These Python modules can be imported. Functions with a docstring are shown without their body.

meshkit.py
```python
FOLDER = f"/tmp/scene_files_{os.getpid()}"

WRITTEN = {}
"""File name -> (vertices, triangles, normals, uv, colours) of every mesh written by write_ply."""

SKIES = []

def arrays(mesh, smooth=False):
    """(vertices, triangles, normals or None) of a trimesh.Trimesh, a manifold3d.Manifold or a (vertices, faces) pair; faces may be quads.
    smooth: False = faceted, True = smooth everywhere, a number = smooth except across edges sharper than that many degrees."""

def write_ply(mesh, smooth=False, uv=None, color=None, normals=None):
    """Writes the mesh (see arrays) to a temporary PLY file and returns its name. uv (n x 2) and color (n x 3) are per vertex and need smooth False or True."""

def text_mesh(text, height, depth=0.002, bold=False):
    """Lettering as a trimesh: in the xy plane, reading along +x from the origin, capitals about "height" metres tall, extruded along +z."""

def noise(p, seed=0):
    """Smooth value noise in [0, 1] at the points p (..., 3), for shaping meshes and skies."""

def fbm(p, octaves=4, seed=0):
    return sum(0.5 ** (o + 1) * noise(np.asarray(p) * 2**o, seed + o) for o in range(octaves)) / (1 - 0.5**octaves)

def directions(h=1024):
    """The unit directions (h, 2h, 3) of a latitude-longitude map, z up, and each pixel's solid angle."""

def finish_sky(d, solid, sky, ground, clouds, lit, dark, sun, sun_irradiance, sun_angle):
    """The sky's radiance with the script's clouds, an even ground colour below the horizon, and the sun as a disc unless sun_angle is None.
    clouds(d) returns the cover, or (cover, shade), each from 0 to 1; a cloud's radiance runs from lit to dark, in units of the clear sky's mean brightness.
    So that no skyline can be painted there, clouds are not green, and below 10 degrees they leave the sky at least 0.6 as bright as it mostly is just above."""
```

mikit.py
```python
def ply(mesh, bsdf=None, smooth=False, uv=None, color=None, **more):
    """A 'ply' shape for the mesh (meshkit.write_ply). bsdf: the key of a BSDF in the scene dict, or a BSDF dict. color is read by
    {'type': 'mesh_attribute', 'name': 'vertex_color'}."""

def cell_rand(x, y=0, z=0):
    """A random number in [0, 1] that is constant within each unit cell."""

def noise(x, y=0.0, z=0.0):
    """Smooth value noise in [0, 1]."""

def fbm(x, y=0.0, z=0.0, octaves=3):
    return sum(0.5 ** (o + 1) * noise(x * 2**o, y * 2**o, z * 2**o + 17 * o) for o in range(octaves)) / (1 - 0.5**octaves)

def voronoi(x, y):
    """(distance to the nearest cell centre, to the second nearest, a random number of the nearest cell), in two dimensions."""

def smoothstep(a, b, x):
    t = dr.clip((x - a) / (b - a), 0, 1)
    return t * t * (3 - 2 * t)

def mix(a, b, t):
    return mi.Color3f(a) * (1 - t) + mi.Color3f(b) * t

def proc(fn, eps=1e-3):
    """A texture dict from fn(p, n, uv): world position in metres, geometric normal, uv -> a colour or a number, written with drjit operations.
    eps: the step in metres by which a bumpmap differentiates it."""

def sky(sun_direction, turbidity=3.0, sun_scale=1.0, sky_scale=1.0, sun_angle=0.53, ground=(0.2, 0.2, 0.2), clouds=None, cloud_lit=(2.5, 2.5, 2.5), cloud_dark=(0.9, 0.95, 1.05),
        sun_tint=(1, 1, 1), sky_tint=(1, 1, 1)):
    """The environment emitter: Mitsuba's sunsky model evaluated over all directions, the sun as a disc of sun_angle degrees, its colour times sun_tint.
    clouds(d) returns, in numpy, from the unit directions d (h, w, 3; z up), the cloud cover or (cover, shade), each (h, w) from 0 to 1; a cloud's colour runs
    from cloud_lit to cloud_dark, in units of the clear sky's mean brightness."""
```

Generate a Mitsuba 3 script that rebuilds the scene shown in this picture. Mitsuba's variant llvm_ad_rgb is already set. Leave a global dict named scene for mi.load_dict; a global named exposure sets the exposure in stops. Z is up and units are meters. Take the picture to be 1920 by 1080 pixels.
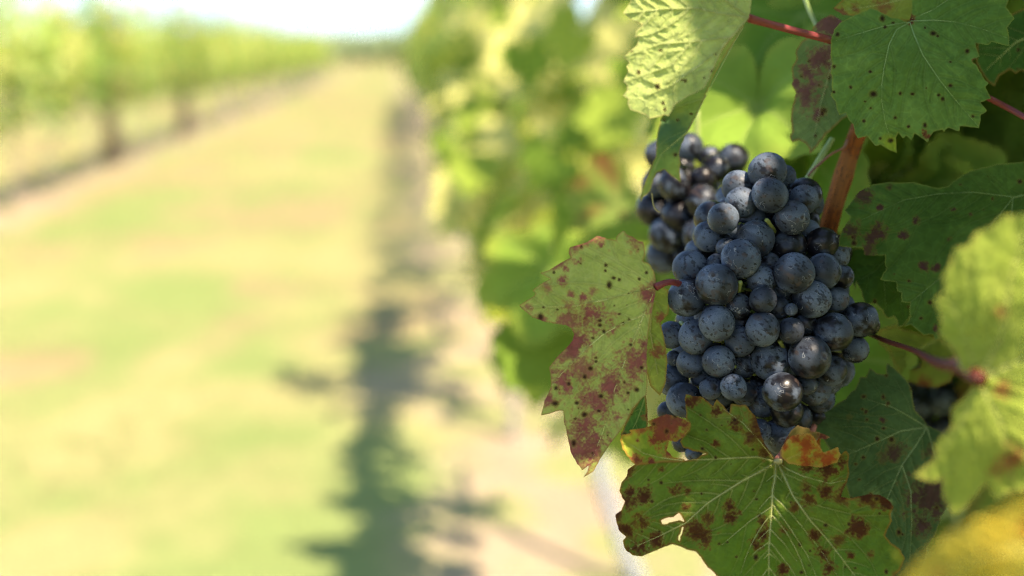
import math, numpy as np, trimesh, shapely, drjit as dr, mitsuba as mi, mikit, meshkit
from scipy.spatial import Delaunay, cKDTree

# ------------------------------------------------------------------ camera, sky, exposure
W0, FPX = 1920.0, 2667.0                       # photograph width and focal length in its pixels
TILT, YAW = math.radians(9.37), math.radians(4.65)
EYE = np.array([0.0, 0.0, 1.30])
FWD = np.array([math.sin(YAW) * math.cos(TILT), math.cos(YAW) * math.cos(TILT), -math.sin(TILT)])
RGT = np.array([math.cos(YAW), -math.sin(YAW), 0.0])
UPV = np.cross(RGT, FWD)
FOCUS = 0.575
scene, labels = {}, {}
scene['camera'] = {'type': 'thinlens', 'fov': 2 * math.degrees(math.atan(W0 / 2 / FPX)), 'fov_axis': 'x', 'near_clip': 0.02, 'far_clip': 2000.0,
                   'aperture_radius': 0.0058, 'focus_distance': FOCUS,
                   'to_world': mi.ScalarTransform4f().look_at(origin=EYE.tolist(), target=(EYE + FWD).tolist(), up=[0, 0, 1])}
SUN = np.array([0.27, -0.45, 0.84]); SUN /= np.linalg.norm(SUN)
def sky_clouds(d):
    c = meshkit.fbm(np.stack([d[..., 0] / (d[..., 2] + 0.25) * 1.3, d[..., 1] / (d[..., 2] + 0.25) * 1.3, d[..., 2] * 0 + 3.0], -1), 4, 5)
    return np.clip((c - 0.47) * 1.8, 0, 0.4)
scene['sky'] = mikit.sky(SUN.tolist(), turbidity=3.5, clouds=sky_clouds, sky_tint=(0.96, 0.98, 1.02), ground=(0.22, 0.2, 0.1))
exposure = 3.25

def P(px, py, d):
    """the point of the place at depth d (metres along the view axis) seen at pixel (px, py) of the photograph"""
    px, py, d = np.broadcast_arrays(np.asarray(px, float), np.asarray(py, float), np.asarray(d, float))
    return EYE + d[..., None] * (FWD + RGT * ((px - 960) / FPX)[..., None] + UPV * ((540 - py) / FPX)[..., None])
def proj(p):
    v = np.asarray(p) - EYE
    d = v @ FWD
    return 960 + FPX * (v @ RGT) / d, 540 - FPX * (v @ UPV) / d, d
rng = np.random.default_rng(11)

# ------------------------------------------------------------------ materials
def rgb(*c): return {'type': 'rgb', 'value': list(c)}
VC = {'type': 'mesh_attribute', 'name': 'vertex_color'}
scene['leaf_glossy'] = {'type': 'principledthin', 'base_color': VC, 'roughness': 0.38, 'eta': 1.45, 'diff_trans': 0.85, 'spec_trans': 0.0}
scene['leaf_matte'] = {'type': 'principledthin', 'base_color': VC, 'roughness': 0.75, 'eta': 1.3, 'diff_trans': 0.95, 'spec_trans': 0.0}
scene['stem_skin'] = {'type': 'twosided', 'bsdf': {'type': 'principled', 'base_color': VC, 'roughness': 0.5, 'specular': 0.4}}
def bark_fn(p, n, uv):
    s = mikit.fbm(p.x * 260, p.y * 260, p.z * 22, 3)
    t = mikit.noise(p.x * 40, p.y * 40, p.z * 12)
    return mikit.mix(mikit.mix((0.12, 0.09, 0.065), (0.36, 0.31, 0.26), mikit.smoothstep(0.3, 0.75, s)), (0.42, 0.40, 0.37), t * 0.45)
scene['bark'] = {'type': 'twosided', 'bsdf': {'type': 'principled', 'base_color': mikit.proc(bark_fn), 'roughness': 0.9, 'specular': 0.2}}
scene['dark_bark'] = {'type': 'twosided', 'bsdf': {'type': 'principled', 'base_color': mikit.proc(lambda p, n, uv: bark_fn(p, n, uv) * mi.Color3f(.34, .29, .25)), 'roughness': 0.9, 'specular': 0.2}}
def cane_fn(p, n, uv):
    s = mikit.fbm(uv.x * 26, uv.y * 3.0, 1.0, 3)
    f = mikit.noise(uv.x * 60, uv.y * 70, 4.0)
    c = mikit.mix((0.17, 0.044, 0.009), (0.34, 0.098, 0.018), mikit.smoothstep(0.3, 0.72, s))
    return mikit.mix(mikit.mix(c, (0.35, 0.15, 0.045), 0.5 * mikit.smoothstep(0.5, 0.8, mikit.noise(uv.x * 5, uv.y * 9, 7.0))), (0.07, 0.035, 0.02), mikit.smoothstep(0.70, 0.84, f) * 0.8)
scene['cane_skin'] = {'type': 'twosided', 'bsdf': {'type': 'bumpmap', 'scale': 0.0006, 't': mikit.proc(lambda p, n, uv: mikit.fbm(uv.x * 26, uv.y * 3.0, 1.0, 3), eps=2e-4),
                      'bsdf': {'type': 'principled', 'base_color': mikit.proc(cane_fn), 'roughness': 0.65, 'specular': 0.05}}}
def grape_bloom(p, uv):
    k = dr.floor(uv.x); b = uv.x - k
    q = p + mi.Vector3f(k * 0.131, k * 0.071, k * 0.193)
    q = mi.Vector3f(0.62 * q.x + 0.71 * q.y - 0.33 * q.z, -0.55 * q.x + 0.68 * q.y + 0.48 * q.z, 0.56 * q.x - 0.12 * q.y + 0.82 * q.z)
    big = mikit.fbm(q.x * 210, q.y * 210, q.z * 210, 4)
    sp = mikit.fbm(q.x * 900, q.y * 900, q.z * 900, 2)
    sp2 = mikit.noise(q.x * 3100, q.y * 3100, q.z * 3100)
    bl = mikit.smoothstep(0.30, 0.56, big + (b - 0.5) * 0.75) * (1 - 0.6 * mikit.smoothstep(0.56, 0.70, mikit.noise(q.x * 95, q.y * 95, q.z * 95 + 2)))
    return bl * (1 - 0.75 * mikit.smoothstep(0.60, 0.74, sp + (0.5 - big) * 0.5)) * (0.72 + 0.45 * sp2), q, big
def grape_fn(p, n, uv):
    bl, q, big = grape_bloom(p, uv)
    lift = mikit.fbm(q.x * 120, q.y * 120, q.z * 120 + 3, 2)
    c = mikit.mix((0.0065, 0.006, 0.008), mikit.mix((0.038, 0.050, 0.072), (0.092, 0.116, 0.156), mikit.smoothstep(0.3, 0.7, lift)), bl)
    r = dr.abs(mikit.fbm(q.x * 260, q.y * 260, q.z * 260 + 9, 3) - 0.5)
    w = mikit.smoothstep(0.62, 0.72, mikit.noise(q.x * 230 + 5, q.y * 230, q.z * 230))
    c = mikit.mix(c, (0.19, 0.20, 0.21), mikit.smoothstep(0.016, 0.004, r) * w * 0.8)
    c = mikit.mix(c, (0.05, 0.034, 0.028), 0.55 * mikit.smoothstep(0.66, 0.76, mikit.fbm(q.x * 330, q.y * 330 + 7, q.z * 330, 2)))
    ring = mikit.smoothstep(0.085, 0.065, uv.y) * 0.45
    c = mikit.mix(c, (0.12, 0.12, 0.12), ring * mikit.smoothstep(0.4, 0.65, mikit.fbm(q.x * 700, q.y * 700, q.z * 700, 2)))
    return mikit.mix(c, (0.028, 0.018, 0.012), mikit.smoothstep(0.042, 0.024, uv.y) * 0.8)
def grape_rough(p, n, uv):
    return 0.31 + 0.33 * grape_bloom(p, uv)[0]
scene['grape_skin'] = {'type': 'principled', 'base_color': mikit.proc(grape_fn), 'roughness': mikit.proc(grape_rough), 'specular': 0.28}

ROW_R, ROW_L, ROW_L2, ROW_R2 = 0.50, -3.30, -7.1, 4.3
def ground_fn(p, n, uv):
    x, y = p.x, p.y
    w = (mikit.noise(x * 1.7, y * 1.1, 0.0) - 0.5) * 0.5 + (mikit.noise(x * 7, y * 6, 2.0) - 0.5) * 0.22
    k = dr.abs(x - ROW_R + 3.8 * 40 + 1.9); k = dr.abs(k - 3.8 * dr.floor(k / 3.8) - 1.9)
    soil = mikit.smoothstep(0.58, 0.22, k + w)
    a = mikit.fbm(x * 0.9, y * 0.75, 5.0, 3)
    b = mikit.fbm(x * 3.1, y * 2.2, 8.0, 3)
    g = mikit.mix((0.252, 0.236, 0.100), (0.168, 0.208, 0.070), mikit.smoothstep(0.38, 0.60, 0.55 * a + 0.45 * b))
    g = mikit.mix(g, (0.245, 0.190, 0.100), mikit.smoothstep(0.50, 0.62, mikit.fbm(x * 1.3 + 9, y * 1.0, 11.0, 3)) * 0.8)
    g = g * (0.93 + 0.14 * mikit.noise(x * 14, y * 14, 3.0))
    s = mikit.mix((0.24, 0.182, 0.122), (0.33, 0.258, 0.178), mikit.fbm(x * 6, y * 6, 21.0, 3)) * (0.94 + 0.12 * mikit.noise(x * 14, y * 14, 1.0))
    s = mikit.mix(s, (0.20, 0.225, 0.078), mikit.smoothstep(0.47, 0.66, mikit.fbm(x * 3.3, y * 3.3, 33.0, 3)) * 0.8)
    return mikit.mix(g, s, soil * dr.select(x < -1.5, 0.85, 0.9))
scene['ground_earth'] = {'type': 'twosided', 'bsdf': {'type': 'diffuse', 'reflectance': mikit.proc(ground_fn)}}

# ------------------------------------------------------------------ helpers
count = {}
def numbered(name):
    n = count.get(name, 0); count[name] = n + 1
    return name if n == 0 else f'{name}_{n:03d}'
def put(key, shape, label=None, **more):
    key = numbered(key); scene[key] = shape
    if label: labels[key] = {'label': label, **more}
    elif more: labels[key] = more
    return key
def thing(name, label, cat, group=None):
    key = numbered(name); labels[key] = {'label': label, 'category': cat}
    if group: labels[key]['group'] = group
    return key
def tube(pts, rad, sides=8, jitter=0.0, sub=0, seed=0):
    """(vertices, faces, uv) of a smooth tapered tube through the points"""
    pts = np.asarray(pts, float); rad = np.broadcast_to(np.asarray(rad, float), (len(pts),))
    if sub:
        from scipy.interpolate import CubicSpline, interp1d
        t = np.r_[0, np.cumsum(np.linalg.norm(np.diff(pts, axis=0), axis=1))]
        u = np.linspace(0, t[-1], sub)
        rad = interp1d(t, rad)(u)
        pts = CubicSpline(t, pts)(u) if len(pts) > 2 else np.stack([np.interp(u, t, pts[:, i]) for i in range(3)], 1)
    tg = np.gradient(pts, axis=0); tg /= np.linalg.norm(tg, axis=1, keepdims=True) + 1e-12
    ref = np.array([0.31, 0.93, 0.2]) if abs(tg[:, 1]).mean() < 0.8 else np.array([0.9, 0.1, 0.42])
    a = np.cross(tg, ref); a /= np.linalg.norm(a, axis=1, keepdims=True) + 1e-12
    b = np.cross(tg, a)
    ang = np.arange(sides + 1) * 2 * np.pi / sides
    r = rad[:, None] * np.ones(sides + 1)
    if jitter:
        base = np.stack([np.cos(ang)[None] * 2 + np.zeros((len(pts), 1)), np.sin(ang)[None] * 2 + np.zeros((len(pts), 1)), np.arange(len(pts))[:, None] * 0.5 + np.zeros(sides + 1)], -1)
        r = r * (1 + jitter * (meshkit.fbm(base + seed * 7.3, 3) - 0.5) * 2)
    v = pts[:, None] + r[..., None] * (np.cos(ang)[None, :, None] * a[:, None] + np.sin(ang)[None, :, None] * b[:, None])
    L = np.r_[0, np.cumsum(np.linalg.norm(np.diff(pts, axis=0), axis=1))]
    uv = np.stack([np.broadcast_to(ang / (2 * np.pi), r.shape), np.broadcast_to(L[:, None] * 12, r.shape)], -1)
    n = sides + 1
    i, j = np.meshgrid(np.arange(len(pts) - 1), np.arange(sides), indexing='ij')
    q = np.stack([i * n + j, i * n + j + 1, (i + 1) * n + j + 1, (i + 1) * n + j], -1).reshape(-1, 4)
    f = np.vstack([q[:, [0, 2, 1]], q[:, [0, 3, 2]]])
    v = v.reshape(-1, 3); uv = uv.reshape(-1, 2)
    caps = []
    for ring, flip in ((0, False), (len(pts) - 1, True)):
        c = len(v); v = np.vstack([v, pts[ring]]); uv = np.vstack([uv, uv[ring * n]])
        k = np.arange(sides)
        t3 = np.stack([np.full(sides, c), ring * n + k, ring * n + k + 1], 1)
        caps.append(t3[:, ::-1] if flip else t3)
    return v, np.vstack([f] + caps), uv
def join(parts):
    at, V, F, C = 0, [], [], []
    for v, f, c in parts:
        V.append(v); F.append(f + at); C.append(np.broadcast_to(c, v.shape)); at += len(v)
    return np.vstack(V), np.vstack(F), np.vstack(C)
def stem(pts, rad, color, sides=8, sub=14, jitter=0.06, seed=0, bsdf='stem_skin', vary=0.10):
    v, f, uv = tube(pts, rad, sides, jitter, sub, seed)
    c = np.asarray(color, float)[None] * (1 + vary * 2 * (meshkit.fbm(v * 180, 3, seed) - 0.5))[:, None]
    return mikit.ply((v, f), bsdf, smooth=True, color=c)

# ------------------------------------------------------------------ generic vine leaf
LOBE = np.array([[0, 1.0], [13, .86], [27, .70], [38, .80], [52, .96], [66, .82], [80, .68], [96, .76], [112, .84], [128, .72], [146, .64], [160, .58], [172, .40], [180, .08]])
def leaf_mesh(nang, nr, seed, teeth=True):
    r_ = np.random.default_rng(seed)
    th = np.linspace(-180, 180, nang, endpoint=False) + 180.0 / nang
    rr = np.interp(np.abs(th), LOBE[:, 0], LOBE[:, 1]) * (1 + 0.10 * np.interp(th, np.linspace(-180, 180, 9), r_.normal(size=9)))
    if teeth:
        k = 34
        saw = ((th / 360 * k + r_.random()) % 1.0)
        rr = rr * (1 + 0.085 * (np.where(saw < 0.7, saw / 0.7, (1 - saw) / 0.3) - 0.5))
    a = np.radians(th)
    rad = (np.arange(1, nr + 1) / nr) ** 0.9
    x = np.r_[0, (rad[:, None] * rr * np.sin(a)).ravel()]
    y = np.r_[0, (-rad[:, None] * rr * np.cos(a)).ravel()]
    rim = np.r_[0, np.repeat(rad, nang)]
    fold, droop, roll = r_.uniform(0.05, 0.55), r_.uniform(-0.1, 0.5), r_.uniform(-0.35, 0.35)
    z = fold * np.abs(x) * 0.7 - droop * (x * x + y * y) * 0.6 + roll * x * y
    z += 0.16 * (meshkit.fbm(np.stack([x * 2.2, y * 2.2, 0 * x + seed], -1), 3) - 0.5) * 2
    # five main veins: blade bulges between them
    ang = np.degrees(np.arctan2(x, -y)); d = np.min([np.abs(ang - t) for t in (0, 52, -52, 112, -112)], axis=0) * np.hypot(x, y) * np.pi / 180
    z += 0.05 * np.minimum(d, 0.22) / 0.22
    f = [[0, 1 + (j + 1) % nang, 1 + j] for j in range(nang)]
    for i in range(nr - 1):
        for j in range(nang):
            p, q = 1 + i * nang + j, 1 + i * nang + (j + 1) % nang
            f += [[p, q, q + nang], [p, q + nang, p + nang]]
    v = np.stack([x, y, z], 1)
    return v, np.array(f)[:, ::-1].copy() if False else np.array(f), d, rim
def leaf_color(v, d, rim, kind, seed):
    r_ = np.random.default_rng(seed + 500)
    n1 = meshkit.fbm(np.c_[v[:, :2] * 3, np.full(len(v), seed)], 3); n2 = meshkit.fbm(np.c_[v[:, :2] * 7, np.full(len(v), seed + 9)], 3)
    base = {'green': [.12, .235, .035], 'mid': [.20, .33, .055], 'yellow': [.44, .46, .07], 'blotch': [.24, .34, .07], 'dark': [.075, .165, .03], 'pale': [.45, .54, .20]}[kind]
    c = np.array(base)[None] * np.array([1.12, 1.04, .95]) * (0.75 + 0.5 * n1)[:, None]
    e = np.clip((rim - 0.72) * 3, 0, 1) * n2
    c = c * (1 - e[:, None] * 0.6) + np.array([.42, .38, .07]) * e[:, None] * 0.6
    m = np.clip(1 - d / 0.022, 0, 1)[:, None] * 0.3
    c = c * (1 - m) + np.array([.40, .45, .16]) * m
    if kind in ('blotch', 'yellow'):
        b = np.clip((n2 - (0.56 if kind == 'blotch' else .64)) * 9, 0, 1)[:, None]
        c = c * (1 - b) + np.array([.20, .045, .03]) * b
    return c
KINDS = ['green', 'mid', 'green', 'mid', 'mid', 'mid', 'dark', 'pale', 'green', 'mid', 'green', 'mid', 'blotch', 'green', 'dark', 'mid']
NEAR = []
for s in range(16):
    v, f, d, rim = leaf_mesh(102, 7, s)
    NEAR.append((v, f, leaf_color(v, d, rim, KINDS[s], s)))
NEAR_PLY = [mikit.ply((v, f), 'leaf_glossy', smooth=True, color=c) for v, f, c in NEAR]
MID = []
for s in range(16):
    v, f, d, rim = leaf_mesh(68, 3, s)
    v = v * [1, 1, .7]; k = ['mid', 'pale', 'green', 'mid', 'pale', 'mid', 'yellow', 'green'][s % 8]
    c = leaf_color(v, d * 0 + 9, rim * 0, 'mid' if k == 'yellow' else k, s)
    MID.append((v, f, (c * .35 + c.mean(0) * .65) * ([1.7, 1.25, 1.0] if k == 'yellow' else [1.26, 1.08, 1.1])))
MID_PLY = [mikit.ply((v, f), 'leaf_glossy', smooth=True, color=np.clip(c, 0, .85)) for v, f, c in MID]
LOW = []
for s in range(16):
    v, f, d, rim = leaf_mesh(18, 2, s, False)
    LOW.append((v, f, leaf_color(v, d, rim, KINDS[s], s)))
TINY = []
for s in range(12):
    v, f, d, rim = leaf_mesh(9, 1, s, False)
    TINY.append((v, f, leaf_color(v, d, rim, ['mid', 'pale', 'pale', 'green', 'mid', 'blotch', 'mid', 'pale', 'yellow', 'green', 'mid', 'mid'][s % 12], s)))
def soft_ply(v, f, c, toward, keep, bsdf):
    """a mesh of small leaves whose shading normals lean to the outward side of the whole crown"""
    _, _, n = meshkit.arrays((v, f), True)
    t = toward / (np.linalg.norm(toward, axis=1, keepdims=True) + 1e-9)
    n = np.where(((n * t).sum(1) < 0)[:, None], -n, n) * keep + t * (1 - keep)
    n /= np.linalg.norm(n, axis=1, keepdims=True) + 1e-9
    return {'type': 'ply', 'filename': meshkit.write_ply((v, f), False, None, c, normals=n), 'face_normals': False, 'bsdf': {'type': 'ref', 'id': bsdf}}
def frame(normal, hang, size, at):
    z = normal / np.linalg.norm(normal)
    y = -hang + z * (hang @ z); y /= np.linalg.norm(y) + 1e-9
    x = np.cross(y, z)
    m = np.eye(4); m[:3, 0], m[:3, 1], m[:3, 2], m[:3, 3] = x * size, y * size, z * size, at
    return m
def leaf_pose(r_, side):
    n = np.array([side * abs(r_.normal(0.45, 0.45)), r_.normal(-0.38, 0.45), r_.normal(0.55, 0.45)])
    h = np.array([r_.normal(side * 0.3, 0.35), r_.normal(0, 0.4), -1.0])
    return n, h
def xform(m, v): return v @ m[:3, :3].T + m[:3, 3]

# ------------------------------------------------------------------ ground, hills
def lines(near, far, n, grow=1.35):
    a = list(np.arange(-near, near + 1e-6, n)); s = n
    while a[-1] < far: s *= grow; a.append(a[-1] + s); a.insert(0, a[0] - s)
    return np.array(a)
gx, gy = np.meshgrid(lines(5.0, 900, 0.12), lines(9, 900, 0.14) + 8)
gz = (meshkit.fbm(np.stack([gx * 1.1, gy * 1.1, gx * 0], -1), 4) - 0.5) * 0.07 * np.clip(1.4 - np.hypot(gx, gy - 8) / 18, 0.1, 1)
nx = gx.shape[1]; ii, jj = np.meshgrid(np.arange(gx.shape[0] - 1), np.arange(nx - 1), indexing='ij')
q = np.stack([ii * nx + jj, ii * nx + jj + 1, (ii + 1) * nx + jj + 1, (ii + 1) * nx + jj], -1).reshape(-1, 4)
scene['ground'] = mikit.ply((np.stack([gx, gy, gz], -1).reshape(-1, 3), q), 'ground_earth', smooth=True)
labels['ground'] = {'kind': 'structure', 'label': 'sunlit dry grass alley with bare earth strips under the vine rows'}

def far_ridge():
    r_ = np.random.default_rng(3); parts = []
    for k in range(1100):
        x = r_.uniform(-190, 90); y = r_.uniform(200, 290)
        h = 1.6 + 2.6 * meshkit.fbm(np.array([[x * 0.02, 1.0, y * 0.01]]), 3)[0] + max(0, (x + 60) / 60) * 1.2
        m = trimesh.creation.icosphere(1, 1.0); v = np.array(m.vertices)
        v *= 1 + 0.5 * (meshkit.noise(v * 2 + k) - 0.5)[:, None]
        v = v * [r_.uniform(2, 4), r_.uniform(2, 4), h * 0.62] + [x, y, h * 0.42]
        parts.append((v, np.array(m.faces), np.array([.085, .115, .045]) * r_.uniform(.7, 1.3)))
    v, f, c = join(parts)
    return mikit.ply((v, f), 'stem_skin', smooth=False, color=c)
scene['distant_wood'] = far_ridge()
labels['distant_wood'] = {'kind': 'stuff', 'label': 'dim low line of far trees under the white sky', 'category': 'trees'}

def grass_mesh():
    r_ = np.random.default_rng(8); N = 16000
    y = 2.2 + 18 * r_.random(N) ** 1.7; x = r_.uniform(-3.9, 0.9, N)
    keep = (np.abs(x - ROW_R) > 0.5 + 0.25 * r_.normal(size=N)) & (np.abs(x - ROW_L) > 0.45 + .2 * r_.normal(size=N))
    keep &= meshkit.fbm(np.stack([x * 1.6, y * 1.2, x * 0 + 4], -1), 3) + 0.12 * r_.normal(size=N) > 0.45
    x, y = x[keep], y[keep]; n = len(x)
    h = r_.uniform(0.012, 0.035, n); a = r_.uniform(0, 6.28, n); w = r_.uniform(0.004, 0.008, n) * (1 + y / 8)
    lean = r_.normal(0, 2.2, (n, 2)) * h[:, None]
    b = np.stack([x, y, np.full(n, -0.012)], 1)
    dx = np.stack([np.cos(a) * w, np.sin(a) * w, 0 * w], 1)
    mid = b + np.c_[lean * 0.35, h * 0.6]; tip = b + np.c_[lean, h]
    v = np.stack([b - dx, b + dx, mid - dx * .7, mid + dx * .7, tip], 1).reshape(-1, 3)
    f = (np.array([[0, 1, 3], [0, 3, 2], [2, 3, 4]])[None] + np.arange(n)[:, None, None] * 5).reshape(-1, 3)
    t = np.clip(meshkit.fbm(np.stack([x * .9, y * .8, x * 0 + 5], -1), 3) * 2 - .5 + r_.normal(0, .06, n), 0, 1)[:, None]
    c = np.array([.33, .305, .14]) * (1 - t) + np.array([.215, .27, .10]) * t
    return soft_ply(v, f, np.repeat(c, 5, axis=0), np.tile([0, 0, 1.0], (len(v), 1)), .12, 'leaf_matte')
scene['grass'] = grass_mesh()
labels['grass'] = {'kind': 'stuff', 'label': 'short yellow green grass blades in the alley between the rows', 'category': 'grass'}

# ------------------------------------------------------------------ far and middle vines
def crown(seed, n, kit, half, zlo, zhi, thick, size, lean=0.0):
    r_ = np.random.default_rng(seed); parts = []
    for k in range(n):
        y = r_.uniform(-half, half); z = zlo + (zhi - zlo) * r_.beta(1.3, 1.25)
        z += 0.10 * math.sin(y * 5 + seed) * (z < zlo + .35)
        th = thick * (0.55 + 0.45 * math.sin(math.pi * min(1, max(0, (z - zlo) / (zhi - zlo))) * .9 + .25))
        z = zlo + (z - zlo) * (.66 + .46 * math.cos(math.pi * .5 * y / half) * (1 + .25 * math.sin(seed * 2.3)))
        x = r_.uniform(-1, 1) * th; s = 1 if x > 0 else -1
        nn, h = leaf_pose(r_, s if r_.random() < .8 else -s)
        v, f, c = kit[r_.integers(len(kit))]
        parts.append((xform(frame(nn, h, size * r_.uniform(.7, 1.25), np.array([x, y, z])), v), f, c))
    for k in range(3 if n > 90 else 2):    # shoots standing above the trellis
        y0, hgt = r_.uniform(-half, half) * .8, r_.uniform(.15, .6)
        for j in range(7):
            nn, h = leaf_pose(r_, r_.choice([-1, 1]))
            v, f, c = kit[r_.integers(len(kit))]
            parts.append((xform(frame(nn, h, size * r_.uniform(.5, .9), np.array([r_.normal(0, .06), y0 + r_.normal(0, .05), zhi + hgt * j / 7])), v), f, c))
    v, f, c = join(parts)
    c = np.clip(c * np.array([[.85, .96, 1.0], [1.1, 1.08, 1.1], [.55, .70, .65], [.98, .93, .9], [.72, .92, 1.1]][seed % 5]), 0, .8)
    return soft_ply(v, f, c, np.c_[np.sign(v[:, 0]) * .7, v[:, 1] * 0 - .3, (v[:, 2] - zlo) / (zhi - zlo) * 1.2], .45, 'leaf_matte')
CROWNS = [crown(20 + s, 210, TINY, .78, .72, 1.78, .30, .075) for s in range(5)]
FARCROWNS = [crown(40 + s, 90, TINY, .78, .72, 1.70, .30, .115) for s in range(4)]
THINCROWNS = [crown(80 + s, 85, TINY, .66, .82, 1.85, .19, .075) for s in range(4)]
def trunk_mesh(seed, r0, h=0.95, bend=0.06, sides=9, bark='bark'):
    r_ = np.random.default_rng(seed)
    p = [[r_.normal(0, bend) * (i > 0), r_.normal(0, bend) * (i > 0), -0.03 + h * i / 5] for i in range(6)]
    v, f, uv = tube(p, [r0 * 1.35, r0 * 1.05, r0, r0 * .95, r0 * .95, r0 * .9], sides, .22, 12, seed)
    arms = [tube([p[-1], [0, s * .2, h + .04], [0, s * .5, h + .03], [0, s * .75, h + .05]], [r0 * .7, r0 * .55, r0 * .45, r0 * .3], 6, .2, 9, seed + s) for s in (-1, 1)]
    V, F, C = join([(v, f, 0.3)] + [(a[0], a[1], 0.3) for a in arms])
    return mikit.ply((V, F), bark, smooth=True)
TRUNKS = [trunk_mesh(60 + s, .095, bend=.02, bark='dark_bark') for s in range(3)]
PALE_TRUNKS = [trunk_mesh(65 + s, .06, bend=.03) for s in range(2)]
SLIM = [trunk_mesh(70 + s, .017) for s in range(4)]
def far_vine(x, y, trunk, crown_ply, label, group=None):
    t = thing('grape_vine', label, 'grape vine', group)
    m = mi.ScalarTransform4f().translate([x, y, 0]).rotate([0, 0, 1], 180.0 * int(rng.integers(2)))
    scene[t + '__trunk'] = {**trunk, 'to_world': m}
    scene[t + '__foliage'] = {**crown_ply, 'to_world': m}; labels[t + '__foliage'] = {'kind': 'stuff'}
    return t

# ------------------------------------------------------------------ traced leaves of the near vine
CR = {0: (0, 0, 1.0), 1: (1160, 0, 2.524), 2: (1160, 250, 3.086), 3: (1200, 530, 3.086), 4: (960, 400, 2.16), 5: (1140, 720, 3.0), 6: (1500, 250, 2.16), 7: (1480, 600, 2.25), 8: (1560, 560, 3.6)}
def cv(pts, crop):
    x0, y0, s = CR[crop]; p = np.asarray(pts, float).copy()
    p[:, 0] = x0 + p[:, 0] / s; p[:, 1] = y0 + p[:, 1] / s
    return p
def dens(p, step, closed=False):
    p = np.vstack([p, p[:1]]) if closed else p
    t = np.r_[0, np.cumsum(np.linalg.norm(np.diff(p, axis=0), axis=1))]
    n = max(2, int(t[-1] / step) + 1)
    u = np.linspace(0, t[-1], n, endpoint=not closed)
    return np.stack([np.interp(u, t, p[:, 0]), np.interp(u, t, p[:, 1])], 1)
def sm(a, b, x):
    t = np.clip((x - a) / (b - a), 0, 1); return t * t * (3 - 2 * t)
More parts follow.
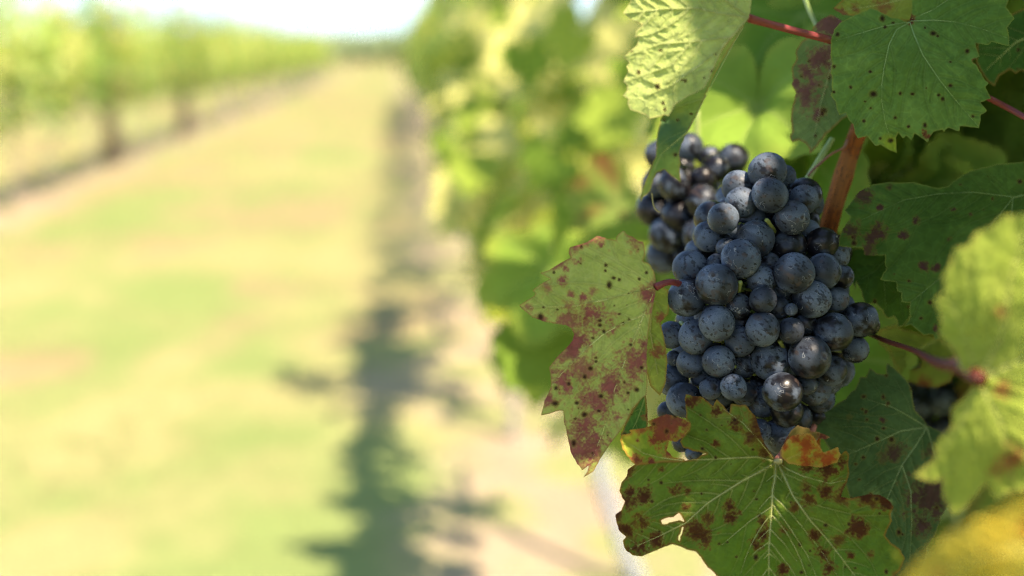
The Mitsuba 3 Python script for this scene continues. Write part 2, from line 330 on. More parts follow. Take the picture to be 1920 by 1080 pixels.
def vein_tree(main, poly, r_, spacing=34, width=2.6):
    """main veins (polylines in pixels, from the stalk outwards) with their side veins: list of (polyline, width at start)"""
    out = [(dens(m, 3.0), width * w) for m, w in main]
    occupied = [o[0] for o in out]
    for line, w in list(out):
        L = len(line) * 3.0; s = spacing * 0.7; side = 1
        while s < L - 14:
            i = min(int(s / 3), len(line) - 2); d = line[i + 1] - line[i]; d = d / (np.linalg.norm(d) + 1e-9)
            for sd in (side, -side) if w > width * .8 else (side,):
                a = math.radians(48 + r_.normal(0, 5)) * sd
                v = np.array([d[0] * math.cos(a) - d[1] * math.sin(a), d[0] * math.sin(a) + d[1] * math.cos(a)])
                p = line[i] + v * 2; pts = [line[i], p]; turn = -sd * r_.uniform(0.004, 0.02)
                others = cKDTree(np.vstack([o for o in occupied if o is not line]) if len(occupied) > 1 else np.array([[-1e4, -1e4]]))
                for k in range(70):
                    c, sn = math.cos(turn), math.sin(turn); v = np.array([v[0] * c - v[1] * sn, v[0] * sn + v[1] * c]); p = p + v * 3 + r_.normal(0, .25, 2)
                    if not shapely.contains_xy(poly, p[0], p[1]) or (k > 3 and others.query(p)[0] < 7): break
                    pts.append(p)
                if len(pts) > 5: out.append((np.array(pts), w * .5)); occupied.append(np.array(pts))
            side = -side; s += spacing * r_.uniform(.75, 1.2) * (0.6 + 0.4 * (1 - s / L))
    return out
SHADED = []
def hero_leaf(holder, label, crop, outline, depth, grad=(0, 0), bumps=(), veins=(), holes=(), base=((.10, .20, .03), (.15, .26, .045)), vein_c=(.42, .46, .14), vein_mix=.75,
              blotches=(), blotch_c=(.10, .022, .02), blotch_edge=(.26, .08, .04), spots=(), nspots=0, edge=((.30, .16, .04), 3.0), under=False, step=1.6, seed=0, relief=1.0, wave=.0018, stalk=None,
              tint=(), mat=None, key=None, veinmesh=True, vwidth=2.6, shade=True, rim=0.0, gain=1.2, bscale=.88):
    r_ = np.random.default_rng(900 + seed)
    ol = cv(outline, crop); hl = [cv(h, crop) for h in holes]
    poly = shapely.Polygon(ol, hl).buffer(0)
    if poly.geom_type != 'Polygon': poly = max(poly.geoms, key=lambda g: g.area)
    mv = [(cv(v[0] if isinstance(v[0][0], (list, tuple)) else v, crop), v[1] if isinstance(v[0][0], (list, tuple)) else 1.0) for v in veins]
    rings = [np.array(r.coords)[:-1] for r in [poly.exterior, *poly.interiors]]
    ring = [dens(r, step * .8, True) for r in rings]
    for r in ring:
        r += (meshkit.fbm(np.c_[r * .16, np.full(len(r), seed)], 3) - .5)[:, None] * 2.2 * np.sign(r_.normal(size=2))
    bnd = np.vstack(ring); poly = shapely.Polygon(ring[0], ring[1:]).buffer(0)
    if poly.geom_type != 'Polygon': poly = max(poly.geoms, key=lambda g: g.area)
    x0, y0, x1, y1 = poly.bounds
    X, Y = np.meshgrid(np.arange(x0, x1, step), np.arange(y0, y1, step * .87)); X[1::2] += step / 2
    g = np.c_[X.ravel(), Y.ravel()] + r_.normal(0, .12, (X.size, 2)); g = g[shapely.contains_xy(poly, g[:, 0], g[:, 1])]
    kb = cKDTree(bnd); g = g[kb.query(g)[0] > step * .6]
    p = np.vstack([bnd, g]); tri = Delaunay(p).simplices
    cen = p[tri].mean(1); tri = tri[shapely.contains_xy(poly, cen[:, 0], cen[:, 1])]
    a, b, c = p[tri[:, 0]], p[tri[:, 1]], p[tri[:, 2]]
    ar = (b[:, 0] - a[:, 0]) * (c[:, 1] - a[:, 1]) - (b[:, 1] - a[:, 1]) * (c[:, 0] - a[:, 0])
    tri = np.where((ar > 0)[:, None], tri[:, ::-1], tri)[np.abs(ar) > 1e-6]
    x, y = p[:, 0], p[:, 1]
    cx, cy = poly.centroid.x, poly.centroid.y
    bumps = [(*cv([bb[:2]], crop)[0], bb[2] / CR[crop][2], bb[3]) for bb in bumps]
    def dep(x, y):
        d = depth + grad[0] * (x - cx) / 100 + grad[1] * (y - cy) / 100
        for bx, by, s, am in bumps: d = d + am * np.exp(-((x - bx) ** 2 + (y - by) ** 2) / (2 * s * s))
        return d + wave * 2 * (meshkit.fbm(np.stack([x / 75, y / 75, x * 0 + seed * 3.1], -1), 3) - .5)
    tree = vein_tree(mv, poly, r_, width=vwidth) if mv else []
    dv = np.full(len(p), 1e3); vw = np.zeros(len(p)); d2 = np.full(len(p), 1e3)
    for line, w in tree:
        q = dens(line, 1.2); k = cKDTree(q); d, i = k.query(p, distance_upper_bound=40)
        wi = w * (1 - .8 * np.minimum(i, len(q) - 1) / len(q)) + .35
        m = np.clip(1.25 - d / wi, 0, 1); m = np.where(np.isfinite(d), m, 0) * min(1, .08 + .27 * w)
        vw = np.maximum(vw, m); d2 = np.minimum(d2, np.where(np.isfinite(d), d, 1e3))
    seeds = np.c_[r_.uniform(x0, x1, int(poly.area / 150) + 5), r_.uniform(y0, y1, int(poly.area / 150) + 5)]
    f12 = cKDTree(seeds).query(p, k=2)[0]; net = np.clip(1 - (f12[:, 1] - f12[:, 0]) / 2.6, 0, 1)
    quilt = np.minimum(d2, 11) / 11
    sgn = -1.0 if not under else 1.0
    rel = sgn * relief * (.00075 * quilt - .00016 * net - .00035 * vw + .0007 * (meshkit.fbm(np.c_[p / 14, np.full(len(p), seed)], 3) - .5))
    v = P(x, y, dep(x, y) + rel)
    # colour of the blade itself
    n1 = meshkit.fbm(np.c_[p / 55, np.full(len(p), seed + 3)], 4); n2 = meshkit.fbm(np.c_[p / 13, np.full(len(p), seed + 17)], 4); n3 = meshkit.noise(np.c_[p / 2.6, np.full(len(p), seed + 5)])
    t = np.clip((n1 - .3) * 2.2, 0, 1)[:, None]
    col = np.array(base[0]) * (1 - t) + np.array(base[1]) * t
    col = col * (.86 + .28 * n2 + .10 * (n3 - .5))[:, None]
    col = col * (1 - .12 * (quilt < .35)[:, None])
    if under: col = col * (1 - .25 * net[:, None]) + np.array(vein_c) * .25 * net[:, None]
    else: col = col * (1 + .18 * (net - .3))[:, None]
    for tx, ty, tr, tc, ts in tint:
        (px_, py_), = cv([[tx, ty]], crop); m = np.clip(1.4 - np.hypot(x - px_, y - py_) / (tr / CR[crop][2]) + (n2 - .5) * .9, 0, 1)[:, None] * ts
        col = col * (1 - m) + np.array(tc) * m
    m = np.clip(vw * vein_mix, 0, 1)[:, None]; col = col * (1 - m) + np.array(vein_c) * m
    db = kb.query(p)[0]
    e = np.clip(1.2 - db / (edge[1] * (.4 + 1.4 * n1)), 0, 1)[:, None] * .8; col = col * (1 - e) + np.array(edge[0]) * e
    bl = np.zeros(len(p))
    for bb in blotches:
        (px_, py_), = cv([bb[:2]], crop); s = bb[3] if len(bb) > 3 else 1.0
        bl = np.maximum(bl, s * np.clip((1.05 - np.hypot(x - px_, y - py_) / (bb[2] * bscale / CR[crop][2]) + (n2 - .5) * 1.5 + (n3 - .5) * .9 + (n1 - .5) * .8) * gain, 0, 1))
    if rim: bl = np.maximum(bl, np.clip(rim * (1.1 - db / 13) + (n1 - .56) * 3.2 + (n2 - .5) * 1.2 + (n3 - .5) * .5, 0, 1))
    bl = bl * (1 - .25 * vw)
    m0 = np.clip(bl * 4, 0, 1)[:, None] * .3; col = col * (1 - m0) + np.array([.30, .27, .05]) * (.5 + .5 * col[:, 1:2] / .3) * m0
    m1 = np.clip(bl * 2, 0, 1)[:, None] * .65; m2 = np.clip(bl * 1.5 - .4, 0, 1)[:, None] * .85
    col = col * (1 - m1) + np.array(blotch_edge) * m1; bc = np.array(blotch_c) * (.6 + .9 * n2)[:, None]; col = col * (1 - m2) + bc * m2
    sp = [(*cv([s_[:2]], crop)[0], s_[2] / CR[crop][2]) for s_ in spots]
    if nspots:
        q = p[r_.integers(len(p), size=nspots)]; sp += [(a_, b_, abs(r_.normal(1.6, 1.3)) + .9) for a_, b_ in q]
    for sx, sy, sr in sp:
        d = np.hypot((x - sx), (y - sy) * r_.uniform(.7, 1.4)) + (n3 - .5) * 1.2
        h = np.clip(1.4 - d / (sr * 1.35), 0, 1)[:, None] * .4; col = col * (1 - h) + np.array([.34, .27, .06]) * h
        h = np.clip(1.5 - d / sr, 0, 1)[:, None] * .93; col = col * (1 - h) + np.array([.028, .010, .010]) * h
    mat = mat or ('leaf_matte' if under else 'leaf_glossy')
    if shade: SHADED.append(v[r_.integers(len(v), size=int(len(v) / 110))])
    key = put(key or holder + '__leaf', mikit.ply((v, tri), mat, smooth=True, color=np.clip(col, .004, .85)), label)
    if veinmesh and tree:
        parts = []
        for line, w in tree:
            if w < vwidth * .65: continue
            q = dens(line, 4.0); q = q[shapely.contains_xy(poly, q[:, 0], q[:, 1])]
            if len(q) < 4: continue
            tt = np.linspace(0, 1, len(q)); rad = (w * .36 * (1 - .85 * tt) + .12) * depth / FPX
            vv, ff, _ = tube(P(q[:, 0], q[:, 1], dep(q[:, 0], q[:, 1]) - rad * .15 + (.00022 if not under else -.0001)), rad, 6)
            parts.append((vv, ff, np.array(vein_c) * .9))
        if parts:
            V, F, C = join(parts)
            scene[key + '__vein'] = mikit.ply((V, F), 'stem_skin', smooth=True, color=C)
    if stalk is not None:
        pts, rad, colr = stalk
        q = cv([s_[:2] for s_ in pts], crop); scene[key + '__stalk'] = stem(P(q[:, 0], q[:, 1], [s_[2] for s_ in pts]), rad, colr, 8, 16, .08, seed)
    return key

# ------------------------------------------------------------------ the near vine: traced leaves, canes, bunches
VINE = thing('grape_vine', 'sharp foreground vine with red blotched leaves and brown cane around the dark grape bunch', 'grape vine')
GRN, DRK, PALE = ((.085, .175, .028), (.125, .245, .04)), ((.055, .125, .026), (.085, .175, .034)), ((.37, .45, .13), (.45, .53, .17))
RED = (.36, .07, .06)

# leaf A: top left, pale underside, folded along its midrib
LA = hero_leaf(VINE, 'pale green leaf showing its netted underside, half sunlit, folded at top of photo', 1,
    [(618, 82), (590, 120), (545, 165), (500, 225), (465, 290), (430, 370), (410, 412), (375, 432), (320, 460), (262, 500), (250, 525), (236, 550), (215, 543), (190, 552), (145, 562), (130, 545), (90, 530), (55, 520), (42, 490), (45, 470), (20, 452), (38, 430), (40, 405), (20, 385), (45, 340), (38, 315), (50, 295), (22, 268), (60, 235), (85, 215), (95, 170), (72, 178), (85, 140), (112, 115), (70, 100), (20, 62), (45, 25), (60, -5), (75, -60), (130, -120), (250, -170), (420, -150), (560, -90), (632, -10), (622, 60)],
    .535, grad=(-.003, -.003), bumps=[(330, 200, 260, -.004), (60, 480, 90, -.002)], under=True, base=PALE, vein_c=(.56, .58, .26), vein_mix=.7, edge=((.46, .40, .16), 2.0),
    veins=[([(612, 85), (470, 62), (380, 40), (230, 42), (25, 64)], 1.0), ([(612, 85), (545, 168), (490, 218), (450, 320), (415, 400)], 1.0), ([(540, 175), (345, 198), (200, 208), (32, 268)], .8), ([(470, 240), (335, 345), (250, 405), (140, 450)], .7),
           ([(380, 40), (300, 150), (180, 200)], .3), ([(345, 198), (250, 310), (40, 385)], .6), ([(600, 70), (480, -20), (300, -110)], .9)],
    nspots=10, spots=[(95, 342, 8), (210, 487, 7), (315, 382, 7), (405, 367, 5), (62, 243, 6), (460, 258, 5)], seed=1, relief=1.9, shade=False,
    stalk=([(612, 84, .534), (700, 110, .55), (850, 150, .57), (1005, 190, .60)], [.0017, .00155, .0016, .0018], (.24, .05, .05)))
hero_leaf(VINE, 'folded lower half of the pale leaf hanging narrow above the blurred grapes', 1,
    [(600, 118), (560, 180), (500, 270), (455, 350), (420, 430), (385, 510), (345, 590), (312, 650), (294, 692), (286, 730), (292, 770), (290, 815), (293, 864), (250, 832), (218, 803), (180, 815), (160, 868), (150, 905), (120, 930), (106, 958), (102, 925), (130, 845), (175, 742), (182, 640), (200, 555), (262, 490), (330, 440), (400, 380), (470, 260), (545, 160)],
    .541, grad=(.012, -.003), bumps=[(250, 640, 60, -.008)], base=((.20, .30, .07), (.30, .38, .08)), vein_c=(.42, .46, .16), edge=((.32, .24, .06), 2.2),
    tint=[(240, 620, 110, (.06, .13, .06), .85), (180, 790, 60, (.12, .22, .05), .7)],
    veins=[([(590, 130), (480, 310), (400, 480), (330, 620), (200, 730), (110, 940)], .8), ([(330, 620), (290, 700), (288, 840)], .4)], nspots=6, seed=2)

# leaf B: big green leaf at the top right
hero_leaf(VINE, 'large smooth green leaf with small dark specks hanging at the top right', 1,
    [(1375, 108), (1330, 88), (1290, 82), (1250, 62), (1225, 50), (1195, 38), (1150, 55), (1110, 75), (1060, 100), (1025, 130), (1003, 190), (1005, 225), (1000, 255), (1012, 300), (1003, 345), (1012, 370), (1006, 400), (1012, 430), (1002, 450), (1026, 480), (1030, 510), (1045, 545), (1076, 533), (1090, 570), (1112, 590), (1118, 630), (1132, 655), (1175, 643), (1215, 692), (1240, 685), (1290, 715), (1316, 724), (1312, 650), (1326, 630), (1345, 656), (1360, 640), (1385, 662), (1402, 632), (1430, 650), (1462, 673), (1490, 622), (1530, 612), (1540, 624), (1560, 603), (1590, 616), (1610, 622), (1618, 598), (1660, 600), (1706, 606), (1715, 545), (1744, 524), (1712, 485), (1762, 465), (1735, 412), (1752, 395), (1728, 372), (1695, 310), (1674, 290), (1706, 265), (1688, 205), (1750, 214), (1765, 198), (1850, 220), (1848, 165), (1838, 130), (1873, 85), (1850, 55), (1832, 30), (1848, 0), (1830, -80), (1790, -110), (1700, -170), (1500, -150), (1420, -70), (1388, 0), (1384, 70)],
    .585, grad=(-.002, -.006), bumps=[(1250, 320, 150, -.006), (1600, 350, 170, -.007), (1300, 690, 50, .006), (1380, 90, 60, .008)], base=((.135, .245, .052), (.18, .305, .068)), vein_c=(.28, .40, .13), vein_mix=.8, relief=1.2, vwidth=1.9, edge=((.26, .30, .06), 2.2),
    veins=[([(1378, 105), (1315, 140), (1280, 210), (1256, 320), (1245, 400), (1245, 480), (1262, 580), (1300, 700)], 1.0), ([(1378, 105), (1400, 170), (1440, 262), (1520, 380), (1600, 480), (1700, 595)], 1.0), ([(1380, 100), (1490, 95), (1590, 103), (1700, 130), (1840, 180)], .9), ([(1378, 105), (1320, 112), (1250, 125), (1150, 155), (1020, 195)], .9),
           ([(1262, 260), (1195, 250), (1150, 295), (1110, 380)], .5), ([(1440, 262), (1412, 360), (1405, 450)], .4), ([(1455, 282), (1600, 290), (1700, 350)], .5), ([(1384, 90), (1480, 50), (1650, -60)], .8)],
    spots=[(1205, 445, 17), (1190, 340, 8), (1098, 413, 8), (1488, 158, 14), (1510, 170, 7), (1288, 665, 13), (1248, 87, 11), (1260, 127, 9), (1035, 163, 9), (1020, 315, 8), (1018, 435, 7), (1160, 573, 8), (1332, 442, 8), (1390, 445, 9), (1515, 450, 8), (1533, 468, 8), (1570, 405, 9), (1650, 242, 9), (1308, 557, 8), (1372, 600, 7), (1450, 592, 9), (1238, 655, 7), (1676, 550, 7), (1570, 293, 6), (1192, 512, 6)],
    blotches=[(1385, 95, 26), (1445, 640, 35), (1690, 285, 16)], tint=[(1290, 690, 50, (.42, .50, .04), .7)], nspots=4, seed=3)
# leaf C: brown-purple leaf behind B
hero_leaf(VINE, 'dull green leaf with purple brown patches tucked behind the top right leaf', 1,
    [(960, 90), (1010, 70), (1060, 100), (1200, 150), (1220, 350), (1150, 520), (1060, 560), (1020, 600), (980, 640), (940, 690), (905, 730), (900, 700), (885, 680), (850, 662), (820, 674), (808, 650), (820, 620), (815, 560), (822, 500), (840, 440), (818, 400), (825, 385), (818, 320), (842, 280), (838, 240), (862, 200), (900, 170), (920, 130)],
    .625, grad=(.004, .006), base=((.13, .20, .07), (.19, .27, .09)), vein_c=(.30, .36, .16), blotches=[(960, 290, 90), (890, 345, 60), (900, 440, 90), (1000, 110, 80), (950, 540, 40), (840, 390, 35)], blotch_c=(.12, .05, .055), blotch_edge=(.20, .11, .08),
    veins=[([(1060, 110), (1010, 300), (960, 480), (910, 720)], 1.0), ([(1020, 270), (930, 330), (830, 320)], .7), ([(990, 390), (900, 440), (825, 500)], .6)], nspots=14, seed=4, wave=.003)
# small stem pieces near the top
scene[numbered(VINE + '__shoot')] = stem(P([1500, 1530, 1580, 1625], [-30, 45, 95, 110], [.66, .64, .62, .61]), .0012, (.16, .22, .06), seed=4)

# leaf D: left leaf with red blotches
LD = hero_leaf(VINE, 'yellow green leaf with red purple blotches left of the grape bunch', 4,
    [(585, 297), (582, 262), (575, 235), (555, 205), (530, 192), (540, 162), (530, 115), (510, 112), (490, 95), (470, 88), (452, 70), (436, 80), (425, 92), (420, 110), (380, 100), (345, 90), (325, 104), (300, 118), (265, 130), (232, 140), (230, 160), (239, 180), (190, 205), (150, 230), (114, 242), (140, 255), (156, 265), (115, 287), (84, 310), (96, 325), (90, 335), (30, 372), (50, 395), (85, 420), (120, 435), (170, 447), (215, 452), (240, 465), (252, 490), (245, 515), (235, 530), (205, 560), (180, 585), (150, 625), (155, 650), (160, 690), (150, 725), (130, 760), (118, 818), (150, 812), (195, 797), (207, 800), (212, 850), (226, 910), (236, 960), (250, 990), (265, 1015), (285, 1040), (310, 1022), (306, 1045), (288, 1070), (330, 1045), (360, 990), (400, 930), (440, 880), (465, 840), (490, 790), (530, 745), (545, 735), (548, 690), (545, 600), (550, 500), (557, 440), (572, 370)],
    .565, grad=(.006, .002), bumps=[(330, 330, 130, -.008), (380, 700, 130, -.006), (240, 470, 60, .006), (140, 780, 50, -.007), (300, 1040, 60, -.006)], under=True, base=((.31, .37, .085), (.40, .46, .12)), vein_c=(.50, .51, .19), vein_mix=.75, edge=((.30, .15, .05), 2.4),
    veins=[([(582, 299), (560, 350), (530, 420), (490, 520), (440, 640), (400, 760), (370, 880), (320, 1010)], 1.0), ([(582, 299), (480, 322), (380, 350), (260, 375), (70, 382)], .9), ([(535, 410), (440, 450), (370, 490), (300, 550), (200, 650), (160, 700)], .85), ([(440, 640), (370, 700), (320, 742), (260, 830), (235, 900)], .6), ([(582, 296), (500, 240), (400, 180), (300, 130)], .6), ([(578, 285), (540, 220), (500, 150), (470, 100)], .5)],
    blotches=[(235, 425, 70, .8), (300, 420, 50), (345, 420, 60), (400, 445, 45), (270, 520, 40), (260, 540, 30), (290, 645, 70, .8), (220, 690, 60), (400, 700, 70), (340, 760, 90), (290, 870, 85), (300, 970, 80), (330, 930, 70), (170, 640, 28), (150, 750, 36), (505, 600, 75), (530, 530, 36), (490, 645, 45), (275, 198, 20), (205, 272, 24), (215, 222, 16), (240, 327, 16), (288, 342, 18), (360, 132, 12), (140, 298, 38, .6), (500, 105, 34, .7), (70, 382, 20, .6), (460, 690, 40, .7), (545, 340, 40, .5), (330, 315, 18, .6)], blotch_c=(.20, .048, .058), blotch_edge=(.30, .16, .08),
    spots=[(380, 210, 6), (412, 262, 8), (435, 408, 6), (450, 445, 5), (328, 505, 7), (372, 478, 7), (295, 662, 8), (262, 768, 9), (505, 715, 10), (470, 727, 7), (318, 628, 10), (360, 740, 10), (352, 800, 8), (340, 585, 6), (340, 600, 6), (280, 135, 6), (170, 240, 5), (378, 232, 5), (183, 390, 5), (128, 380, 5), (525, 625, 8), (480, 532, 6), (545, 240, 6), (290, 820, 8), (230, 690, 8), (175, 770, 14), (250, 930, 10)], nspots=22, seed=5, relief=1.3, rim=.3, gain=1.0, bscale=1.12,
    stalk=([(584, 298, .566), (610, 285, .568), (660, 280, .575), (740, 270, .60)], [.0017, .0013, .0013, .0014], (.17, .035, .035)))
hero_leaf(VINE, 'back fold of the blotched left leaf beside the grapes', 4,
    [(570, 300), (600, 290), (632, 310), (640, 360), (632, 410), (600, 440), (620, 520), (630, 600), (622, 690), (600, 740), (560, 700), (535, 600), (540, 450)],
    .582, grad=(.01, .002), base=((.24, .30, .05), (.32, .36, .06)), blotches=[(590, 560, 40), (600, 420, 26)], blotch_c=(.2, .07, .04), veins=[([(580, 300), (565, 400), (560, 480), (590, 650)], .9)], vein_c=(.40, .36, .13), seed=6)
hero_leaf(VINE, 'small dark leaf sliver below the blotched left leaf', 4,
    [(543, 736), (520, 745), (490, 790), (465, 840), (440, 900), (470, 930), (545, 900), (550, 850), (548, 780)], .574, grad=(.012, 0), base=DRK, blotches=[(545, 820, 24)], nspots=4, veins=[([(540, 745), (510, 830), (470, 915)], .6)], seed=7)

# leaf E: bottom centre leaf
E_OUT = [(945, 428), (925, 398), (905, 375), (880, 335), (862, 285), (850, 240), (830, 185), (800, 150), (775, 118), (740, 118), (690, 112), (688, 140), (680, 165), (665, 140), (648, 118), (612, 86), (600, 105), (592, 125), (560, 95), (520, 70), (478, 66), (438, 58), (432, 85), (438, 130), (440, 170), (437, 195), (462, 222), (455, 262), (420, 300), (402, 326), (425, 355), (470, 375), (520, 384), (556, 390), (522, 402), (500, 420), (440, 428), (300, 436), (150, 452), (112, 480), (105, 520), (75, 555), (65, 600), (80, 640), (95, 660), (75, 710), (40, 735), (44, 765), (50, 790), (65, 830), (102, 860), (84, 880), (95, 930), (140, 965), (190, 970), (250, 945), (310, 920), (360, 900), (400, 910), (450, 935), (490, 940), (520, 970), (560, 1030), (620, 1085), (700, 1190), (900, 1290), (1200, 1290), (1500, 1180), (1640, 1050), (1672, 980), (1640, 925), (1590, 890), (1558, 850), (1575, 810), (1597, 770), (1590, 730), (1607, 690), (1580, 655), (1530, 625), (1480, 618), (1420, 630), (1360, 645), (1310, 634), (1325, 590), (1345, 550), (1358, 500), (1350, 450), (1356, 400), (1342, 372), (1322, 386), (1308, 398), (1292, 354), (1250, 375), (1210, 387), (1180, 360), (1130, 360), (1060, 370), (1000, 400), (985, 425), (970, 440)]
E_V = [([(950, 437), (840, 410), (700, 417), (560, 424), (400, 428), (130, 448)], 1.0), ([(945, 442), (860, 490), (755, 545), (560, 670), (440, 780), (300, 850), (120, 930)], 1.25), ([(945, 445), (938, 540), (925, 600), (922, 690), (905, 920), (905, 1080), (900, 1270)], 1.3), ([(955, 445), (1000, 540), (1040, 630), (1140, 770), (1230, 870), (1330, 1000), (1450, 1160)], 1.15), ([(960, 440), (1010, 480), (1100, 520), (1250, 560), (1340, 540)], .8), ([(1040, 630), (1200, 690), (1400, 740), (1580, 740)], .6),
       ([(755, 545), (600, 540), (450, 545), (300, 560)], .6), ([(565, 668), (420, 665), (330, 680), (250, 720)], .6), ([(922, 690), (800, 770), (640, 905)], .7), ([(930, 680), (1030, 820), (1120, 960), (1180, 1100)], .7), ([(907, 925), (1000, 1040), (1060, 1150)], .55), ([(907, 925), (820, 1020), (720, 1130)], .55), ([(930, 420), (860, 330), (760, 220), (650, 140)], .7)]
LE = hero_leaf(VINE, 'large dark green leaf with rust red spots and insect holes below the grapes', 5, E_OUT, .552, grad=(-.001, -.004),
    veins=E_V, bumps=[(250, 700, 130, -.007), (120, 880, 70, .009), (700, 250, 150, -.006), (950, 440, 60, .010), (1100, 700, 160, -.006), (1500, 720, 110, -.005), (680, 800, 140, -.004), (620, 90, 80, .006)],
    base=((.105, .165, .024), (.155, .225, .034)), vein_c=(.42, .44, .15), vein_mix=.85, edge=((.26, .13, .03), 4.0), holes=[[(298, 768), (330, 752), (365, 748), (400, 726), (415, 745), (430, 775), (405, 768), (380, 772), (330, 785), (305, 787)], [(394, 872), (405, 840), (420, 803), (427, 808), (412, 850), (400, 884)]],
    blotches=[(390, 600, 62), (440, 605, 40), (210, 630, 60), (120, 610, 48), (690, 690, 46), (690, 745, 66), (865, 770, 38), (865, 845, 46), (510, 840, 100, .9), (1120, 450, 55), (1235, 480, 70), (1310, 430, 55), (1220, 600, 58), (1130, 640, 70, .8), (1415, 815, 75), (1205, 950, 50), (1165, 850, 50), (830, 910, 50), (980, 1040, 48), (1360, 960, 32), (1250, 1040, 44), (270, 880, 60), (170, 930, 80), (100, 830, 50), (60, 745, 46), (600, 150, 48), (490, 88, 70), (715, 220, 48), (610, 340, 32), (1565, 670, 52), (110, 660, 60), (300, 470, 30), (190, 770, 60, .8), (560, 760, 50, .7), (1120, 590, 50, .7), (1050, 690, 40, .7), (990, 830, 50, .7), (1290, 880, 50, .6), (440, 690, 40), (460, 110, 50), (1480, 960, 34, .6), (1330, 630, 30)],
    blotch_c=(.052, .014, .010), blotch_edge=(.15, .055, .02), tint=[(820, 990, 260, (.11, .20, .02), .6), (1350, 1100, 250, (.10, .21, .03), .5), (300, 500, 150, (.16, .25, .03), .5), (1640, 960, 50, (.33, .33, .04), .6), (640, 160, 80, (.24, .24, .04), .5)],
    spots=[(815, 368, 9), (555, 258, 7), (640, 232, 6), (525, 617, 7), (1078, 902, 9), (625, 900, 8), (1355, 788, 8), (1565, 1057, 10), (722, 972, 7), (228, 540, 6), (850, 740, 10), (870, 770, 12), (520, 175, 6), (925, 750, 6), (1225, 795, 12), (1390, 1035, 8), (1335, 1030, 7), (835, 648, 9)], nspots=26, seed=8, step=1.5, relief=1.7, rim=.35, wave=.0022)
hero_leaf(VINE, 'red brown chewed upper left lobe of the big bottom leaf', 5,
    [(372, 326), (345, 318), (330, 372), (366, 412), (430, 424), (430, 436), (300, 440), (160, 458), (140, 440), (105, 400), (80, 360), (68, 318), (75, 285), (130, 277), (122, 258), (190, 250), (245, 236), (222, 210), (275, 190), (330, 170), (390, 183), (432, 200), (466, 224), (452, 262), (420, 300), (385, 325)],
    .545, grad=(.006, -.002), bumps=[(100, 330, 60, .010), (400, 240, 60, -.004), (260, 420, 90, .008)], base=((.14, .24, .03), (.22, .32, .04)), vein_c=(.40, .40, .12), edge=((.34, .16, .04), 4.0),
    veins=[([(420, 430), (300, 415), (200, 390), (100, 320)], .8), ([(330, 418), (300, 330), (260, 270)], .5), ([(330, 420), (400, 300), (390, 200)], .4)],
    blotches=[(330, 240, 130), (430, 230, 45), (160, 420, 46), (350, 375, 44), (165, 318, 14), (240, 440, 24), (280, 300, 60), (290, 200, 60), (190, 262, 30, .7)], blotch_c=(.16, .035, .03), blotch_edge=(.34, .12, .04), tint=[(120, 330, 80, (.42, .46, .06), .75)], nspots=5, seed=9)
hero_leaf(VINE, 'curled orange and red sunlit lobe of the big bottom leaf', 5,
    [(985, 425), (975, 400), (978, 368), (1000, 325), (1030, 292), (1060, 283), (1100, 282), (1140, 275), (1158, 300), (1180, 335), (1212, 385), (1250, 373), (1292, 354), (1308, 398), (1290, 440), (1200, 470), (1080, 460), (1010, 445)],
    .548, grad=(.002, .010), bumps=[(1060, 330, 60, -.008)], base=((.42, .30, .03), (.36, .36, .05)), vein_c=(.55, .45, .14), edge=((.50, .28, .08), 3.5), veins=[([(985, 430), (1060, 400), (1150, 340), (1140, 285)], .6), ([(1060, 400), (1200, 400), (1290, 370)], .5)],
    blotches=[(1120, 340, 70), (1060, 310, 40), (1120, 445, 50), (1240, 440, 70), (1000, 350, 28), (1180, 400, 50, .8)], blotch_c=(.30, .055, .02), blotch_edge=(.48, .17, .03), seed=10, shade=False, mat='leaf_matte')
hero_leaf(VINE, 'brown dried rim curled behind the orange lobe', 5,
    [(968, 420), (972, 370), (1000, 310), (1030, 262), (1068, 230), (1080, 240), (1130, 245), (1145, 265), (1190, 272), (1250, 300), (1225, 312), (1190, 305), (1160, 330), (1090, 300), (1030, 310), (990, 380)],
    .561, grad=(.004, 0), base=((.20, .15, .04), (.24, .20, .06)), edge=((.40, .24, .10), 3.0), blotches=[(1200, 292, 50), (1010, 320, 50), (1150, 270, 30)], blotch_c=(.13, .03, .025), seed=11, relief=.6, mat='leaf_matte')
# pale knot where the stalk of leaf E joins, and the stalk behind it
kv, kf = trimesh.creation.icosphere(3, 1.0).vertices, trimesh.creation.icosphere(3, 1.0).faces
kn = np.array(kv) * (1 + .35 * (meshkit.fbm(np.array(kv) * 1.6, 3) - .5))[:, None]
knp = cv([(958, 436)], 5)[0]
scene[LE + '__knot'] = mikit.ply((P(*knp, .5575) + kn[:, :1] * RGT * .0019 + kn[:, 1:2] * UPV * .0012 + kn[:, 2:] * FWD * .0009, kf), 'stem_skin', smooth=True, color=np.tile([.30, .28, .11], (len(kn), 1)))
scene[LE + '__stalk'] = stem(P([1459, 1470, 1500, 1525], [862, 850, 835, 800], [.560, .568, .59, .61]), .0017, (.36, .14, .10), seed=5)

